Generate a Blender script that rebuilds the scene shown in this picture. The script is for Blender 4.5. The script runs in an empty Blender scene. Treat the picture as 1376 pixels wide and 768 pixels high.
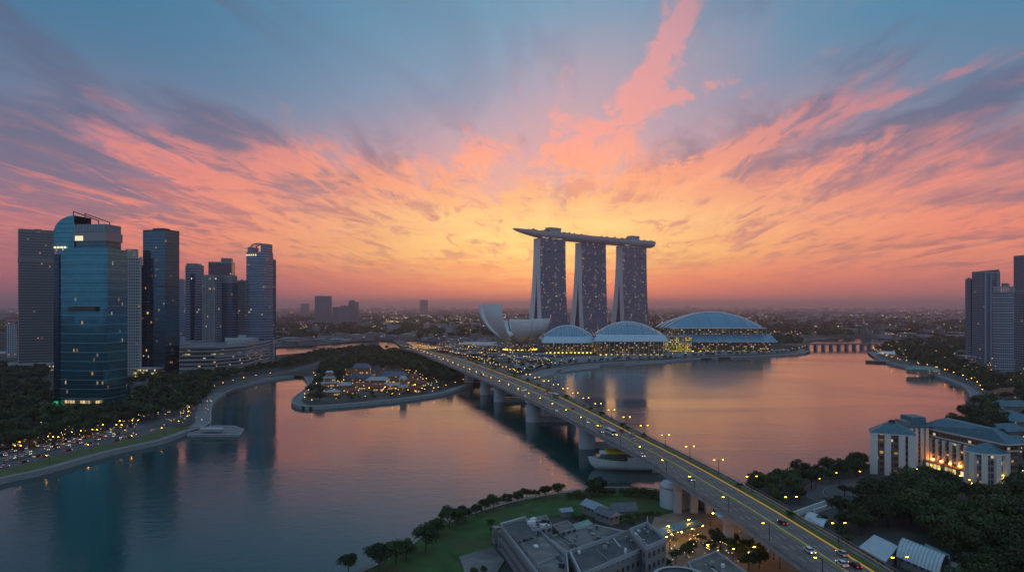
import bpy, bmesh, math, random
import numpy as np
from mathutils import Vector, Matrix

R = math.radians
random.seed(7)
rng = np.random.default_rng(11)
scene = bpy.context.scene
col = scene.collection

# ------------------------------------------------------------------ camera
F, HY, CAMZ = 917.0, 412.0, 90.0          # focal length in photo pixels, horizon row, camera height (m)
cam_d = bpy.data.cameras.new('camera')
cam_d.sensor_width = 36.0
cam_d.lens = 36.0 * F / 1376.0
cam_d.shift_y = (HY - 384.0) / 1376.0     # level camera, so every vertical stays vertical
cam_d.clip_start, cam_d.clip_end = 1.0, 90000.0
cam = bpy.data.objects.new('camera', cam_d)
col.objects.link(cam)
cam.location = (0, 0, CAMZ)
cam.rotation_euler = (R(90), 0, 0)
scene.camera = cam

# ------------------------------------------------------------------ exposure and render settings
scene.view_settings.view_transform = 'Standard'
scene.view_settings.look = 'None'
scene.view_settings.exposure = 0.18
scene.view_settings.gamma = 1.0
scene.view_settings.use_curve_mapping = False
scene.render.engine = 'CYCLES'
cy = scene.cycles
cy.use_denoising = True
cy.max_bounces = 6; cy.diffuse_bounces = 2; cy.glossy_bounces = 3; cy.transmission_bounces = 3
cy.volume_bounces = 0; cy.transparent_max_bounces = 8
cy.sample_clamp_indirect = 4.0
cy.caustics_reflective = False; cy.caustics_refractive = False


def lin(r, g, b):
    f = lambda c: (c / 12.92 if c <= 0.04045 else ((c + 0.055) / 1.055) ** 2.4)
    return (f(r / 255.0), f(g / 255.0), f(b / 255.0), 1.0)


# ------------------------------------------------------------------ small node language
class NT:
    """Builds shader nodes from expressions."""
    def __init__(self, tree):
        self.t = tree; tree.nodes.clear()

    def n(self, kind, **kw):
        nd = self.t.nodes.new(kind)
        for k, v in kw.items(): setattr(nd, k, v)
        return nd

    def put(self, sock, v):
        if isinstance(v, X): self.t.links.new(v.s, sock)
        elif isinstance(v, bpy.types.NodeSocket): self.t.links.new(v, sock)
        elif v is not None: sock.default_value = v

    def m(self, op, *a, clamp=False):
        nd = self.n('ShaderNodeMath', operation=op, use_clamp=clamp)
        for i, v in enumerate(a): self.put(nd.inputs[i], v)
        return X(self, nd.outputs[0])

    def vec(self, x=0.0, y=0.0, z=0.0):
        nd = self.n('ShaderNodeCombineXYZ')
        for i, v in enumerate((x, y, z)): self.put(nd.inputs[i], v)
        return nd.outputs[0]

    def sep(self, v):
        nd = self.n('ShaderNodeSeparateXYZ'); self.put(nd.inputs[0], v)
        return [X(self, o) for o in nd.outputs]

    def noise(self, v, scale=1.0, detail=4.0, rough=0.55, dist=0.0, lac=2.0):
        nd = self.n('ShaderNodeTexNoise')
        self.put(nd.inputs['Vector'], v)
        nd.inputs['Scale'].default_value = scale; nd.inputs['Detail'].default_value = detail
        nd.inputs['Roughness'].default_value = rough; nd.inputs['Distortion'].default_value = dist
        nd.inputs['Lacunarity'].default_value = lac
        return X(self, nd.outputs['Fac'])

    def white(self, v):
        nd = self.n('ShaderNodeTexWhiteNoise'); self.put(nd.inputs['Vector'], v)
        return X(self, nd.outputs['Value'])

    def sstep(self, v, a, b, lo=0.0, hi=1.0):
        nd = self.n('ShaderNodeMapRange', interpolation_type='SMOOTHSTEP')
        self.put(nd.inputs['Value'], v)
        for k, q in (('From Min', a), ('From Max', b), ('To Min', lo), ('To Max', hi)): self.put(nd.inputs[k], q)
        return X(self, nd.outputs['Result'])

    def mix(self, f, a, b, blend='MIX'):
        nd = self.n('ShaderNodeMix', data_type='RGBA', blend_type=blend)
        self.put(nd.inputs['Factor'], f)
        self.put(nd.inputs[6], a); self.put(nd.inputs[7], b)
        return nd.outputs[2]

    def ramp(self, f, stops, interp='EASE'):
        nd = self.n('ShaderNodeValToRGB')
        cr = nd.color_ramp; cr.interpolation = interp
        while len(cr.elements) < len(stops): cr.elements.new(0.5)
        for e, (p, c) in zip(cr.elements, stops): e.position = p; e.color = c
        self.put(nd.inputs[0], f)
        return nd.outputs[0]


class X:
    def __init__(self, nt, s): self.nt, self.s = nt, s
    def __add__(a, b): return a.nt.m('ADD', a, b)
    __radd__ = __add__
    def __mul__(a, b): return a.nt.m('MULTIPLY', a, b)
    __rmul__ = __mul__
    def __sub__(a, b): return a.nt.m('SUBTRACT', a, b)
    def __rsub__(a, b): return a.nt.m('SUBTRACT', b, a)
    def __truediv__(a, b): return a.nt.m('DIVIDE', a, b)


# ------------------------------------------------------------------ sky
world = bpy.data.worlds.new("World")
scene.world = world
world.use_nodes = True
W = NT(world.node_tree)
tc = W.n('ShaderNodeTexCoord')
dx, dy, dz = W.sep(tc.outputs['Generated'])
el = W.m('MULTIPLY', W.m('ARCSINE', dz), 180 / math.pi)
az = W.m('MULTIPLY', W.m('ARCTAN2', dx, dy), 180 / math.pi)
elp = W.m('MAXIMUM', el, 0.0)
s = W.m('POWER', W.m('MULTIPLY', elp, 1 / 90.0), 0.5)          # 0..1, finer near the horizon
P = lambda deg: math.sqrt(deg / 90.0)
center = W.ramp(s, [(P(0), lin(240, 108, 100)), (P(1.4), lin(252, 118, 98)), (P(3.0), lin(255, 142, 104)), (P(5.0), lin(255, 184, 122)),
                    (P(8.5), lin(228, 166, 150)), (P(12.5), lin(180, 160, 176)), (P(17), lin(138, 156, 182)), (P(23), lin(104, 150, 178)),
                    (P(36), lin(96, 138, 168)), (P(55), lin(132, 172, 202)), (1.0, lin(132, 172, 202))], 'LINEAR')
left = W.ramp(s, [(P(0), lin(130, 84, 106)), (P(1.6), lin(160, 92, 108)), (P(4), lin(180, 104, 116)), (P(7), lin(146, 106, 126)),
                  (P(11), lin(112, 110, 138)), (P(15), lin(78, 114, 146)), (P(21), lin(60, 112, 146)), (P(36), lin(84, 124, 156)), (P(55), lin(132, 172, 202)), (1.0, lin(132, 172, 202))], 'LINEAR')
right = W.ramp(s, [(P(0), lin(172, 100, 106)), (P(1.6), lin(202, 112, 108)), (P(4), lin(232, 136, 112)), (P(6.5), lin(222, 130, 114)),
                   (P(10), lin(168, 120, 128)), (P(14), lin(98, 122, 150)), (P(21), lin(68, 124, 156)), (P(36), lin(88, 128, 160)), (P(55), lin(132, 172, 202)), (1.0, lin(132, 172, 202))], 'LINEAR')
back = W.ramp(s, [(P(0), lin(146, 146, 170)), (P(6), lin(156, 170, 196)), (P(16), lin(148, 180, 208)), (P(30), lin(138, 176, 206)), (P(42), lin(138, 176, 206)), (1.0, lin(132, 172, 202))], 'LINEAR')
side = W.mix(W.sstep(az, -14.0, 18.0), left, right)
wc = W.m('EXPONENT', W.m('MULTIPLY', W.m('POWER', W.m('ABSOLUTE', (az - 2.5) * (1 / 20.0)), 2.2), -1.0))
sky = W.mix(wc, side, center)
aabs = W.m('ABSOLUTE', az)
sky = W.mix(W.sstep(aabs, 50.0, 105.0), sky, back)

# clouds live on a flat sheet overhead, streaming away towards the glow
zz = W.m('MAXIMUM', dz, 0.0) + 0.055
ca, sa = math.cos(R(4)), math.sin(R(4))
qx = (dx * ca - dy * sa) / zz
qy = (dx * sa + dy * ca) / zz
front = W.sstep(dy, 0.05, 0.45)
yy = W.m('MAXIMUM', dy, 0.08)
U0, V0 = dx / yy, dz / yy
warp1 = W.noise(W.vec(qx * 1.3, qy * 0.5, 3.1), 1.6, 4, 0.6) - 0.5
warp2 = W.noise(W.vec(qx * 1.3, qy * 0.5, 9.7), 1.6, 4, 0.6) - 0.5
U1, V1 = U0 + warp1 * 0.13, V0 + warp2 * 0.10


def blob(u, v, ln, wd, ang):
    """soft elongated patch of cloud cover around one direction of the sky"""
    cu, cv = (u - 688) / F, (HY - v) / F
    c, q = math.cos(R(ang)), math.sin(R(ang))
    a = (U1 - cu) * (c * F / ln) + (V1 - cv) * (q * F / ln)
    b = (U1 - cu) * (-q * F / wd) + (V1 - cv) * (c * F / wd)
    return W.m('EXPONENT', (a * a + b * b) * -0.7)


def total(items):
    r = None
    for it in items:
        w = it[5] if len(it) > 5 else 1.0
        b = blob(*it[:5]) * w
        r = b if r is None else r + b
    return r * front


fine = W.noise(W.vec(qx * 2.2, qy * 0.62, 0.0), 1.9, 10, 0.68, 1.1)
broad = W.noise(W.vec(qx * 1.0, qy * 0.33, 5.0), 1.25, 6, 0.55, 1.0)
dnoise = W.noise(W.vec(qx * 1.1, qy * 0.36, 17.0), 1.5, 7, 0.58, 0.9)

lit_bias = total([(868, 100, 125, 22, 62, 1.0), (815, 165, 80, 26, 40, .8), (905, 60, 90, 14, 74, .6), (742, 150, 70, 10, 70, .45), (1030, 120, 90, 10, 30, .5), (945, 118, 66, 17, 16, .95), (775, 165, 55, 22, 35, .55), (1010, 190, 150, 17, 24, 1.0), (1235, 118, 120, 9, 21, .8),
                  (1265, 300, 170, 14, 3, .8), (1140, 205, 50, 10, 28, .7), (285, 248, 110, 26, -36, .95), (400, 218, 50, 20, 10, .8), (130, 150, 120, 26, -30, .35),
                  (560, 240, 120, 36, 8, .5), (635, 200, 22, 18, -60, .8), (420, 330, 220, 40, 0, .45), (900, 290, 150, 30, 10, .6), (640, 310, 130, 34, 4, .7),
                  (880, 250, 90, 14, 22, .7), (250, 310, 110, 20, -6, .5), (1060, 330, 140, 16, 2, .5)])
dark_bias = total([(1200, 195, 230, 26, 25, 1.1), (1010, 262, 120, 16, 22, .9), (470, 255, 80, 26, -8, .95), (520, 300, 90, 15, -10, .7), (600, 160, 60, 12, -48, .5),
                   (170, 270, 170, 24, -14, .6), (1230, 325, 180, 10, 4, .7), (930, 232, 60, 12, 18, .6), (690, 300, 55, 9, 6, .6), (80, 200, 120, 40, -10, .5), (330, 175, 130, 22, -25, .5),
                   (880, 345, 80, 6, 2, .5), (420, 360, 120, 6, 0, .5)])
band = W.m('EXPONENT', W.m('MULTIPLY', W.m('POWER', W.m('ABSOLUTE', (el - 7.5) * (1 / 4.0)), 2.0), -1.0))
near = W.m('EXPONENT', W.m('MULTIPLY', W.m('POWER', W.m('ABSOLUTE', (az - 3.5) * (1 / 20.0)), 2.0), -1.0))
cover = fine * 0.75 + broad * 0.62 + lit_bias * W.sstep(W.noise(W.vec(qx * 3.0, qy * 1.1, 41.0), 1.8, 8, 0.65, 1.2), 0.36, 0.62, 0.10, 0.46) + near * band * 0.10 - W.sstep(el, 11.0, 18.0) * 0.10 - 0.135
lit = W.sstep(cover - W.sstep(az, -14.0, -34.0) * W.sstep(el, 9.0, 14.0) * 0.10, 0.49, 0.80) * W.sstep(el, 0.6, 4.0) * W.sstep(aabs, 95.0, 45.0)
dcov = dnoise * 1.05 + fine * 0.25 - 0.10 + dark_bias * 0.34
dark = W.sstep(dcov, 0.52, 0.72) * W.sstep(el, 0.8, 4.0) * (1.0 - W.sstep(el, 12.0, 15.5) * W.sstep(aabs, 24.0, 14.0) * 0.72)
lit_c = W.ramp(s, [(P(0), lin(240, 100, 88)), (P(2.2), lin(255, 132, 90)), (P(4.2), lin(255, 200, 112)), (P(7), lin(255, 206, 132)), (P(10), lin(255, 170, 118)),
                   (P(14), lin(252, 156, 134)), (P(20), lin(240, 156, 150)), (P(40), lin(170, 130, 150)), (1.0, lin(100, 110, 140))], 'LINEAR')
lit_s = W.ramp(s, [(P(0), lin(170, 88, 96)), (P(3), lin(226, 112, 104)), (P(7), lin(240, 128, 112)), (P(11), lin(224, 128, 122)), (P(16), lin(170, 118, 136)),
                   (P(22), lin(120, 116, 142)), (1.0, lin(80, 104, 136))], 'LINEAR')
litcol = W.mix(near, lit_s, lit_c)
dark_c = W.ramp(s, [(P(0), lin(190, 92, 92)), (P(4), lin(208, 124, 104)), (P(7), lin(190, 124, 118)), (P(10), lin(158, 118, 130)), (P(16), lin(112, 112, 138)), (1.0, lin(66, 98, 130))], 'LINEAR')
dark_s = W.ramp(s, [(P(0), lin(110, 80, 98)), (P(5), lin(150, 98, 112)), (P(9), lin(112, 104, 130)), (P(14), lin(84, 98, 128)), (1.0, lin(62, 94, 126))], 'LINEAR')
darkcol = W.mix(near, dark_s, dark_c)
pinkhaze = total([(735, 165, 120, 70, 60, .45), (900, 105, 130, 70, 45, .35), (1010, 190, 150, 45, 22, .5), (310, 255, 170, 55, -28, .45), (560, 235, 150, 60, 8, .5), (130, 170, 150, 50, -30, .15)])
sky = W.mix(W.m('MINIMUM', pinkhaze, 0.7) * 0.7, sky, W.mix(near, lin(206, 128, 132), lin(236, 160, 150)))
sky = W.mix(dark * 0.86, sky, darkcol)
sky = W.mix(lit * W.sstep(el, 11.0, 15.0, 0.88, 0.74), sky, litcol)
# the glow just above where the sun went down
ga, ge = (az - 2.0) * (1 / 11.0), (el - 5.0) * (1 / 3.2)
glow = W.m('EXPONENT', (ga * ga + ge * ge) * -1.0)
streak = W.noise(W.vec(qx * 0.8, qy * 0.9, 2.0), 1.6, 7, 0.6, 0.6)
sky = W.mix(glow * W.sstep(streak, 0.36, 0.62, 0.10, 0.95), sky, lin(255, 216, 134))

# fine torn wisps inside the glow, some in their own shade, some catching the light
wisp = W.noise(W.vec(qx * 1.9, qy * 0.40, 21.0), 2.0, 9, 0.62, 0.9) * 0.7 + W.noise(W.vec(qx * 0.8, qy * 0.9, 31.0), 1.7, 9, 0.62, 1.0) * 0.3
wband = W.m('EXPONENT', W.m('MULTIPLY', W.m('POWER', W.m('ABSOLUTE', (el - 7.0) * (1 / 4.6)), 2.4), -1.0)) * W.sstep(aabs, 60.0, 20.0)
sky = W.mix(W.sstep(wisp, 0.49, 0.38) * wband * 0.80, sky, W.mix(near, lin(164, 104, 116), lin(206, 132, 124)))
sky = W.mix(W.sstep(wisp, 0.52, 0.62) * wband * 0.80, sky, W.mix(near, lin(240, 128, 110), W.ramp(s, [(P(3), lin(255, 170, 100)), (P(6), lin(255, 220, 140)), (P(10), lin(255, 186, 138))], 'LINEAR')))

nish = W.n('ShaderNodeTexSky')
nish.sky_type = 'NISHITA'; nish.sun_disc = False
SUN_EL, SUN_AZ = R(1.5), R(4.0)
nish.sun_elevation = SUN_EL; nish.sun_rotation = SUN_AZ
nish.altitude = 90
bg1 = W.n('ShaderNodeBackground'); W.put(bg1.inputs['Color'], sky); bg1.inputs['Strength'].default_value = 0.96
bg2 = W.n('ShaderNodeBackground'); W.put(bg2.inputs['Color'], nish.outputs[0]); bg2.inputs['Strength'].default_value = 0.012
addn = W.n('ShaderNodeAddShader')
W.put(addn.inputs[0], bg1.outputs[0]); W.put(addn.inputs[1], bg2.outputs[0])
wo = W.n('ShaderNodeOutputWorld'); W.put(wo.inputs['Surface'], addn.outputs[0])
world.cycles.sampling_method = 'MANUAL'; world.cycles.sample_map_resolution = 512

# the sun has just set behind the cloud: only a faint broad warm glow is left of it
sun_d = bpy.data.lights.new('sun', 'SUN')
sun_d.energy = 0.015; sun_d.angle = R(40); sun_d.color = (1.0, 0.62, 0.38)
sun = bpy.data.objects.new('sun', sun_d)
col.objects.link(sun)
sdir = Vector((math.sin(SUN_AZ) * math.cos(R(6)), math.cos(SUN_AZ) * math.cos(R(6)), math.sin(R(6))))
sun.rotation_euler = (-sdir).to_track_quat('-Z', 'Y').to_euler()

# ------------------------------------------------------------------ placing things: a photo pixel on a level becomes a point of the map
def at(u, v, z=2.5):
    d = F * (CAMZ - z) / (v - HY)
    return ((u - 688.0) / F * d, d)

def at_d(u, d): return ((u - 688.0) / F * d, d)
def z_of(v, d): return CAMZ + (HY - v) * d / F
def d_of(v, z=2.5): return F * (CAMZ - z) / (v - HY)
GZ = 2.5                                                        # level of the land

# ------------------------------------------------------------------ materials
MATS = {}
def pbr(name, color, rough=0.7, metal=0.0, emit=None, estr=0.0, vary=0.0, vscale=0.3, bump=0.0, spec=None, stain=None):
    if name in MATS: return MATS[name]
    m = bpy.data.materials.new(name); m.use_nodes = True
    t = NT(m.node_tree)
    b = t.n('ShaderNodeBsdfPrincipled'); o = t.n('ShaderNodeOutputMaterial'); t.put(o.inputs[0], b.outputs[0])
    c = tuple(color) + (1.0,) if len(color) == 3 else color
    if vary or bump:
        g = t.n('ShaderNodeTexCoord')
        nz = t.noise(g.outputs['Object'], vscale, 6, 0.62)
        if vary:
            lo = tuple(max(0, x * (1 - vary)) for x in c[:3]) + (1,); hi = tuple(min(1, x * (1 + vary)) for x in c[:3]) + (1,)
            cc = t.ramp(nz, [(0.3, lo), (0.7, hi)], 'LINEAR')
            if stain:
                n2 = t.noise(g.outputs['Object'], vscale * 0.23, 5, 0.6)
                cc = t.mix(t.sstep(n2, 0.48, 0.64), cc, stain)
            t.put(b.inputs['Base Color'], cc)
        else: b.inputs['Base Color'].default_value = c
        if bump:
            bn = t.n('ShaderNodeBump'); bn.inputs['Strength'].default_value = bump; t.put(bn.inputs['Height'], nz); t.put(b.inputs['Normal'], bn.outputs[0])
    else: b.inputs['Base Color'].default_value = c
    b.inputs['Roughness'].default_value = rough; b.inputs['Metallic'].default_value = metal
    if spec is not None: b.inputs['Specular IOR Level'].default_value = spec
    if emit:
        b.inputs['Emission Color'].default_value = tuple(emit) + (1.0,); b.inputs['Emission Strength'].default_value = estr
    MATS[name] = m
    return m

def facade(name, glass, frame, fh=3.8, bw=1.6, span=0.25, mull=0.12, lit=0.03, litc=(1.0, 0.62, 0.2), lstr=1.6, grough=0.12, gmetal=0.75, frough=0.6, group=3.0, jitter=0.25, low=0.0, columns=0.0):
    """A curtain wall laid out in metres: floors, bays, spandrels, mullions, and panes that are lit here and there."""
    if name in MATS: return MATS[name]
    m = bpy.data.materials.new(name); m.use_nodes = True
    t = NT(m.node_tree)
    uvn = t.n('ShaderNodeUVMap'); uvn.uv_map = 'UVMap'
    u, v, _ = t.sep(uvn.outputs[0])
    su, sv = u * (1 / bw), v * (1 / fh)
    cu, cv = t.m('FLOOR', su), t.m('FLOOR', sv)
    fu, fv = t.m('FRACT', su), t.m('FRACT', sv)
    win = t.m('MULTIPLY', t.m('GREATER_THAN', fu, mull), t.m('GREATER_THAN', fv, span))
    r1 = t.white(t.vec(cu, cv, 1.3)); r2 = t.white(t.vec(t.m('FLOOR', su * (1 / group)), cv, 7.7)); r3 = t.white(t.vec(cu, cv, 4.4))
    cl = t.noise(t.vec(u * 0.02, v * 0.02, 0.0), 2.0, 3, 0.6)
    p = (r1 * 0.72 + r2 * 0.28) + (cl - 0.5) * 0.35
    if columns: p = p * (1 - columns) + t.white(t.vec(cu, 3.0, 2.2)) * columns + (t.noise(t.vec(u * 0.05, v * 0.012, 3.0), 1.0, 2, 0.5) - 0.5) * 0.5
    if low: p = p - t.m('MAXIMUM', 0.0, 1.0 - v * (1 / 60.0)) * low
    on = t.m('LESS_THAN', p, 0.04 + lit * 1.4) if lit > 0 else 0.0
    g2 = tuple(max(0, c * (1 - jitter)) for c in glass) + (1,)
    gl = t.mix(r3, tuple(glass) + (1,), g2)
    nb = t.n('ShaderNodeBsdfPrincipled')
    t.put(nb.inputs['Base Color'], t.mix(win, tuple(frame) + (1,), gl))
    t.put(nb.inputs['Roughness'], win * (grough - frough) + frough)
    t.put(nb.inputs['Metallic'], win * gmetal)
    if lit > 0:
        wv = t.white(t.vec(cu, cv, 19.0)); t.put(nb.inputs['Emission Color'], t.mix(t.m('GREATER_THAN', wv, 0.74), t.mix(wv, tuple(litc) + (1,), (1.0, 0.50, 0.14, 1)), (1.0, 0.82, 0.52, 1)))
        t.put(nb.inputs['Emission Strength'], t.m('MULTIPLY', t.m('MULTIPLY', win, t.m('LESS_THAN', fv, 0.82)), on) * (r3 * lstr + lstr * 0.2) * 0.62)
        m.cycles.emission_sampling = 'NONE'
    # panes never sit perfectly flush: tiny tilt per pane
    bn = t.n('ShaderNodeBump'); bn.inputs['Strength'].default_value = 0.06; bn.inputs['Distance'].default_value = 1.0
    t.put(bn.inputs['Height'], t.noise(t.vec(u * 0.12, v * 0.12, r3 * 2.0), 1.0, 2, 0.5)); t.put(nb.inputs['Normal'], bn.outputs[0])
    o = t.n('ShaderNodeOutputMaterial'); t.put(o.inputs[0], nb.outputs[0])
    MATS[name] = m
    return m

def lamp_mat(name, color, strength):
    if name in MATS: return MATS[name]
    m = bpy.data.materials.new(name); m.use_nodes = True
    t = NT(m.node_tree); e = t.n('ShaderNodeEmission'); o = t.n('ShaderNodeOutputMaterial')
    e.inputs[0].default_value = tuple(color) + (1,); e.inputs[1].default_value = strength; t.put(o.inputs[0], e.outputs[0])
    MATS[name] = m
    return m

# ------------------------------------------------------------------ mesh builder
class MB:
    def __init__(self): self.v, self.f, self.mi, self.uv, self.mats = [], [], [], [], []
    def mat(self, m):
        if m not in self.mats: self.mats.append(m)
        return self.mats.index(m)
    def face(self, pts, m, uv=None):
        b = len(self.v); self.v.extend([tuple(p) for p in pts]); self.f.append(tuple(range(b, b + len(pts))))
        self.mi.append(self.mat(m)); self.uv.append(uv or [(0.0, 0.0)] * len(pts))
    def prism(self, poly, z0, z1, m, top=None, poly_top=None, bottom=False, u0=0.0, v0=None):
        a = sum(poly[i][0] * poly[(i + 1) % len(poly)][1] - poly[(i + 1) % len(poly)][0] * poly[i][1] for i in range(len(poly)))
        if a < 0:
            poly = list(reversed(poly)); poly_top = list(reversed(poly_top)) if poly_top else None
        pt = poly_top or poly; n = len(poly); u = u0; vb = z0 if v0 is None else v0
        for i in range(n):
            p, q, P_, Q_ = poly[i], poly[(i + 1) % n], pt[i], pt[(i + 1) % n]
            L = math.hypot(q[0] - p[0], q[1] - p[1])
            self.face([(p[0], p[1], z0), (q[0], q[1], z0), (Q_[0], Q_[1], z1), (P_[0], P_[1], z1)], m,
                      [(u, z0 - vb), (u + L, z0 - vb), (u + L, z1 - vb), (u, z1 - vb)])
            u += L
        self.face([(p[0], p[1], z1) for p in pt], top or m, [(p[0], p[1]) for p in pt])
        if bottom: self.face([(p[0], p[1], z0) for p in reversed(poly)], top or m)
        return self
    def box(self, c, s, m, rot=0.0, top=None, bottom=True):
        ca_, sa_ = math.cos(rot), math.sin(rot)
        poly = [(c[0] + x * s[0] / 2 * ca_ - y * s[1] / 2 * sa_, c[1] + x * s[0] / 2 * sa_ + y * s[1] / 2 * ca_) for x, y in ((-1, -1), (1, -1), (1, 1), (-1, 1))]
        return self.prism(poly, c[2] - s[2] / 2, c[2] + s[2] / 2, m, top, bottom=bottom)
    def tube(self, p, q, r0, r1, m, n=6, cap=True):
        p, q = Vector(p), Vector(q); d = (q - p).normalized()
        a = d.orthogonal().normalized(); b = d.cross(a)
        A = [p + (a * math.cos(2 * math.pi * i / n) + b * math.sin(2 * math.pi * i / n)) * r0 for i in range(n)]
        B = [q + (a * math.cos(2 * math.pi * i / n) + b * math.sin(2 * math.pi * i / n)) * r1 for i in range(n)]
        for i in range(n): self.face([A[i], A[(i + 1) % n], B[(i + 1) % n], B[i]], m)
        if cap: self.face(list(reversed(A)), m); self.face(B, m)
        return self
    def path(self, pts, r, m, n=5):
        for p, q in zip(pts, pts[1:]): self.tube(p, q, r, r, m, n)
        return self
    def lathe(self, c, prof, m, n=16, a0=0.0, a1=2 * math.pi):
        ang = [a0 + (a1 - a0) * i / n for i in range(n + 1)]
        for (r0, z0), (r1, z1) in zip(prof, prof[1:]):
            for x, y in zip(ang, ang[1:]):
                pts = [(c[0] + r0 * math.cos(x), c[1] + r0 * math.sin(x), c[2] + z0), (c[0] + r0 * math.cos(y), c[1] + r0 * math.sin(y), c[2] + z0),
                       (c[0] + r1 * math.cos(y), c[1] + r1 * math.sin(y), c[2] + z1), (c[0] + r1 * math.cos(x), c[1] + r1 * math.sin(x), c[2] + z1)]
                if r0 < 1e-5: pts = pts[1:]
                elif r1 < 1e-5: pts = pts[:3]
                self.face(pts, m, [(0, 0)] * len(pts))
        return self
    def grid(self, fn, nu, nv, m, uvs=(1.0, 1.0), flip=False):
        for i in range(nu):
            for j in range(nv):
                ab = [(i / nu, j / nv), ((i + 1) / nu, j / nv), ((i + 1) / nu, (j + 1) / nv), (i / nu, (j + 1) / nv)]
                if flip: ab.reverse()
                self.face([fn(*t) for t in ab], m, [(t[0] * uvs[0], t[1] * uvs[1]) for t in ab])
        return self
    def build(self, name, parent=None, smooth=False, loc=None, rot=0.0, weld=False):
        me = bpy.data.meshes.new(name)
        me.from_pydata(self.v, [], self.f)
        for m in self.mats: me.materials.append(m)
        me.polygons.foreach_set('material_index', np.array(self.mi, dtype=np.int32))
        ul = me.uv_layers.new(name='UVMap')
        ul.data.foreach_set('uv', np.array([c for f in self.uv for p in f for c in p], dtype=np.float32))
        if weld or smooth:
            bm = bmesh.new(); bm.from_mesh(me); bmesh.ops.remove_doubles(bm, verts=bm.verts, dist=0.002)
            bmesh.ops.recalc_face_normals(bm, faces=bm.faces); bm.to_mesh(me); bm.free()
        if smooth:
            me.polygons.foreach_set('use_smooth', np.ones(len(me.polygons), dtype=bool))
            try: me.set_sharp_from_angle(angle=R(38))
            except Exception: pass
        me.update()
        o = bpy.data.objects.new(name, me); col.objects.link(o)
        if loc is not None: o.location = loc
        o.rotation_euler = (0, 0, rot)
        if parent is not None: o.parent = parent
        return o

def tag(o, label=None, cat=None, group=None, kind=None):
    if label: o['label'] = label
    if cat: o['category'] = cat
    if group: o['group'] = group
    if kind: o['kind'] = kind
    return o

def thing(name, label, cat, loc=(0, 0, 0), rot=0.0, group=None):
    o = bpy.data.objects.new(name, None); col.objects.link(o)
    o.location = loc; o.rotation_euler = (0, 0, rot); o.empty_display_size = 1.0
    return tag(o, label, cat, group)

def dup(root, loc, rot=0.0, label=None, group=None, scale=None):
    r = root.copy(); col.objects.link(r); r.location = loc; r.rotation_euler = (0, 0, rot)
    if scale is not None: r.scale = (scale, scale, scale) if not isinstance(scale, tuple) else scale
    if label: r['label'] = label
    if group: r['group'] = group
    for ch in list(root.children):
        c = ch.copy(); col.objects.link(c); c.parent = r
        for g in list(ch.children):
            d = g.copy(); col.objects.link(d); d.parent = c
    return r

def structure(name, mb, smooth=False): return tag(mb.build(name, smooth=smooth), kind='structure')

def smooth_line(pts, step=None, n=None):
    """Catmull-Rom through points."""
    out = []; P_ = [pts[0]] + list(pts) + [pts[-1]]
    for i in range(1, len(P_) - 2):
        p0, p1, p2, p3 = [np.array(P_[i + k], float) for k in (-1, 0, 1, 2)]
        k = n or max(2, int(np.linalg.norm(p2 - p1) / (step or 10)))
        for j in range(k):
            t = j / k
            out.append(tuple(0.5 * (2 * p1 + (p2 - p0) * t + (2 * p0 - 5 * p1 + 4 * p2 - p3) * t * t + (3 * p1 - p0 - 3 * p2 + p3) * t ** 3)))
    out.append(tuple(pts[-1]))
    return out

def resample(pts, step):
    pts = [np.array(p, float) for p in pts]; out = [pts[0]]; acc = 0.0
    for p, q in zip(pts, pts[1:]):
        L = np.linalg.norm(q - p); s_ = step - acc
        while s_ <= L: out.append(p + (q - p) * s_ / L); s_ += step
        acc = (acc + L) % step if L > 0 else acc
    return [tuple(p) for p in out]

def inside(x, y, poly):
    c = False; j = len(poly) - 1
    for i in range(len(poly)):
        xi, yi = poly[i]; xj, yj = poly[j]
        if (yi > y) != (yj > y) and x < (xj - xi) * (y - yi) / (yj - yi) + xi: c = not c
        j = i
    return c

def ribbon(line, a, b, z, m, mb=None, uvscale=1.0):
    """flat strip along a line of map points, from offset a to offset b (to the right of the direction of travel)"""
    mb = mb or MB(); n = len(line); N_ = []
    for i in range(n):
        p, q = line[max(0, i - 1)], line[min(n - 1, i + 1)]
        t = np.array([q[0] - p[0], q[1] - p[1]]); t = t / (np.linalg.norm(t) + 1e-9); N_.append((t[1], -t[0]))
    L = 0.0
    for i in range(n - 1):
        d = math.hypot(line[i + 1][0] - line[i][0], line[i + 1][1] - line[i][1])
        P1 = [(line[k][0] + N_[k][0] * o_, line[k][1] + N_[k][1] * o_, z) for k, o_ in ((i, b), (i + 1, b), (i + 1, a), (i, a))]
        mb.face(P1, m, [(b, L), (b, L + d), (a, L + d), (a, L)]); L += d
    return mb

def fit_box(u0, u1, vb, rot, ratio, gz=GZ):
    """rectangle (w, w*ratio) turned by rot whose picture spans u0..u1 with its nearest corner standing at row vb"""
    d = d_of(vb, gz); w = (u1 - u0) / F * d; cx, cyy = at_d((u0 + u1) / 2, d + w / 2)
    c, q = math.cos(rot), math.sin(rot)
    for _ in range(60):
        C = [(cx + (x * c - y * ratio * q) * w / 2, cyy + (x * q + y * ratio * c) * w / 2) for x, y in ((-1, -1), (1, -1), (1, 1), (-1, 1))]
        us = [688 + F * x / y for x, y in C]
        w *= (u1 - u0) / (max(us) - min(us)); cx += ((u0 + u1) / 2 - (min(us) + max(us)) / 2) / F * cyy; cyy += d - min(y for _, y in C)
    return cx, cyy, w, w * ratio, d

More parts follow.
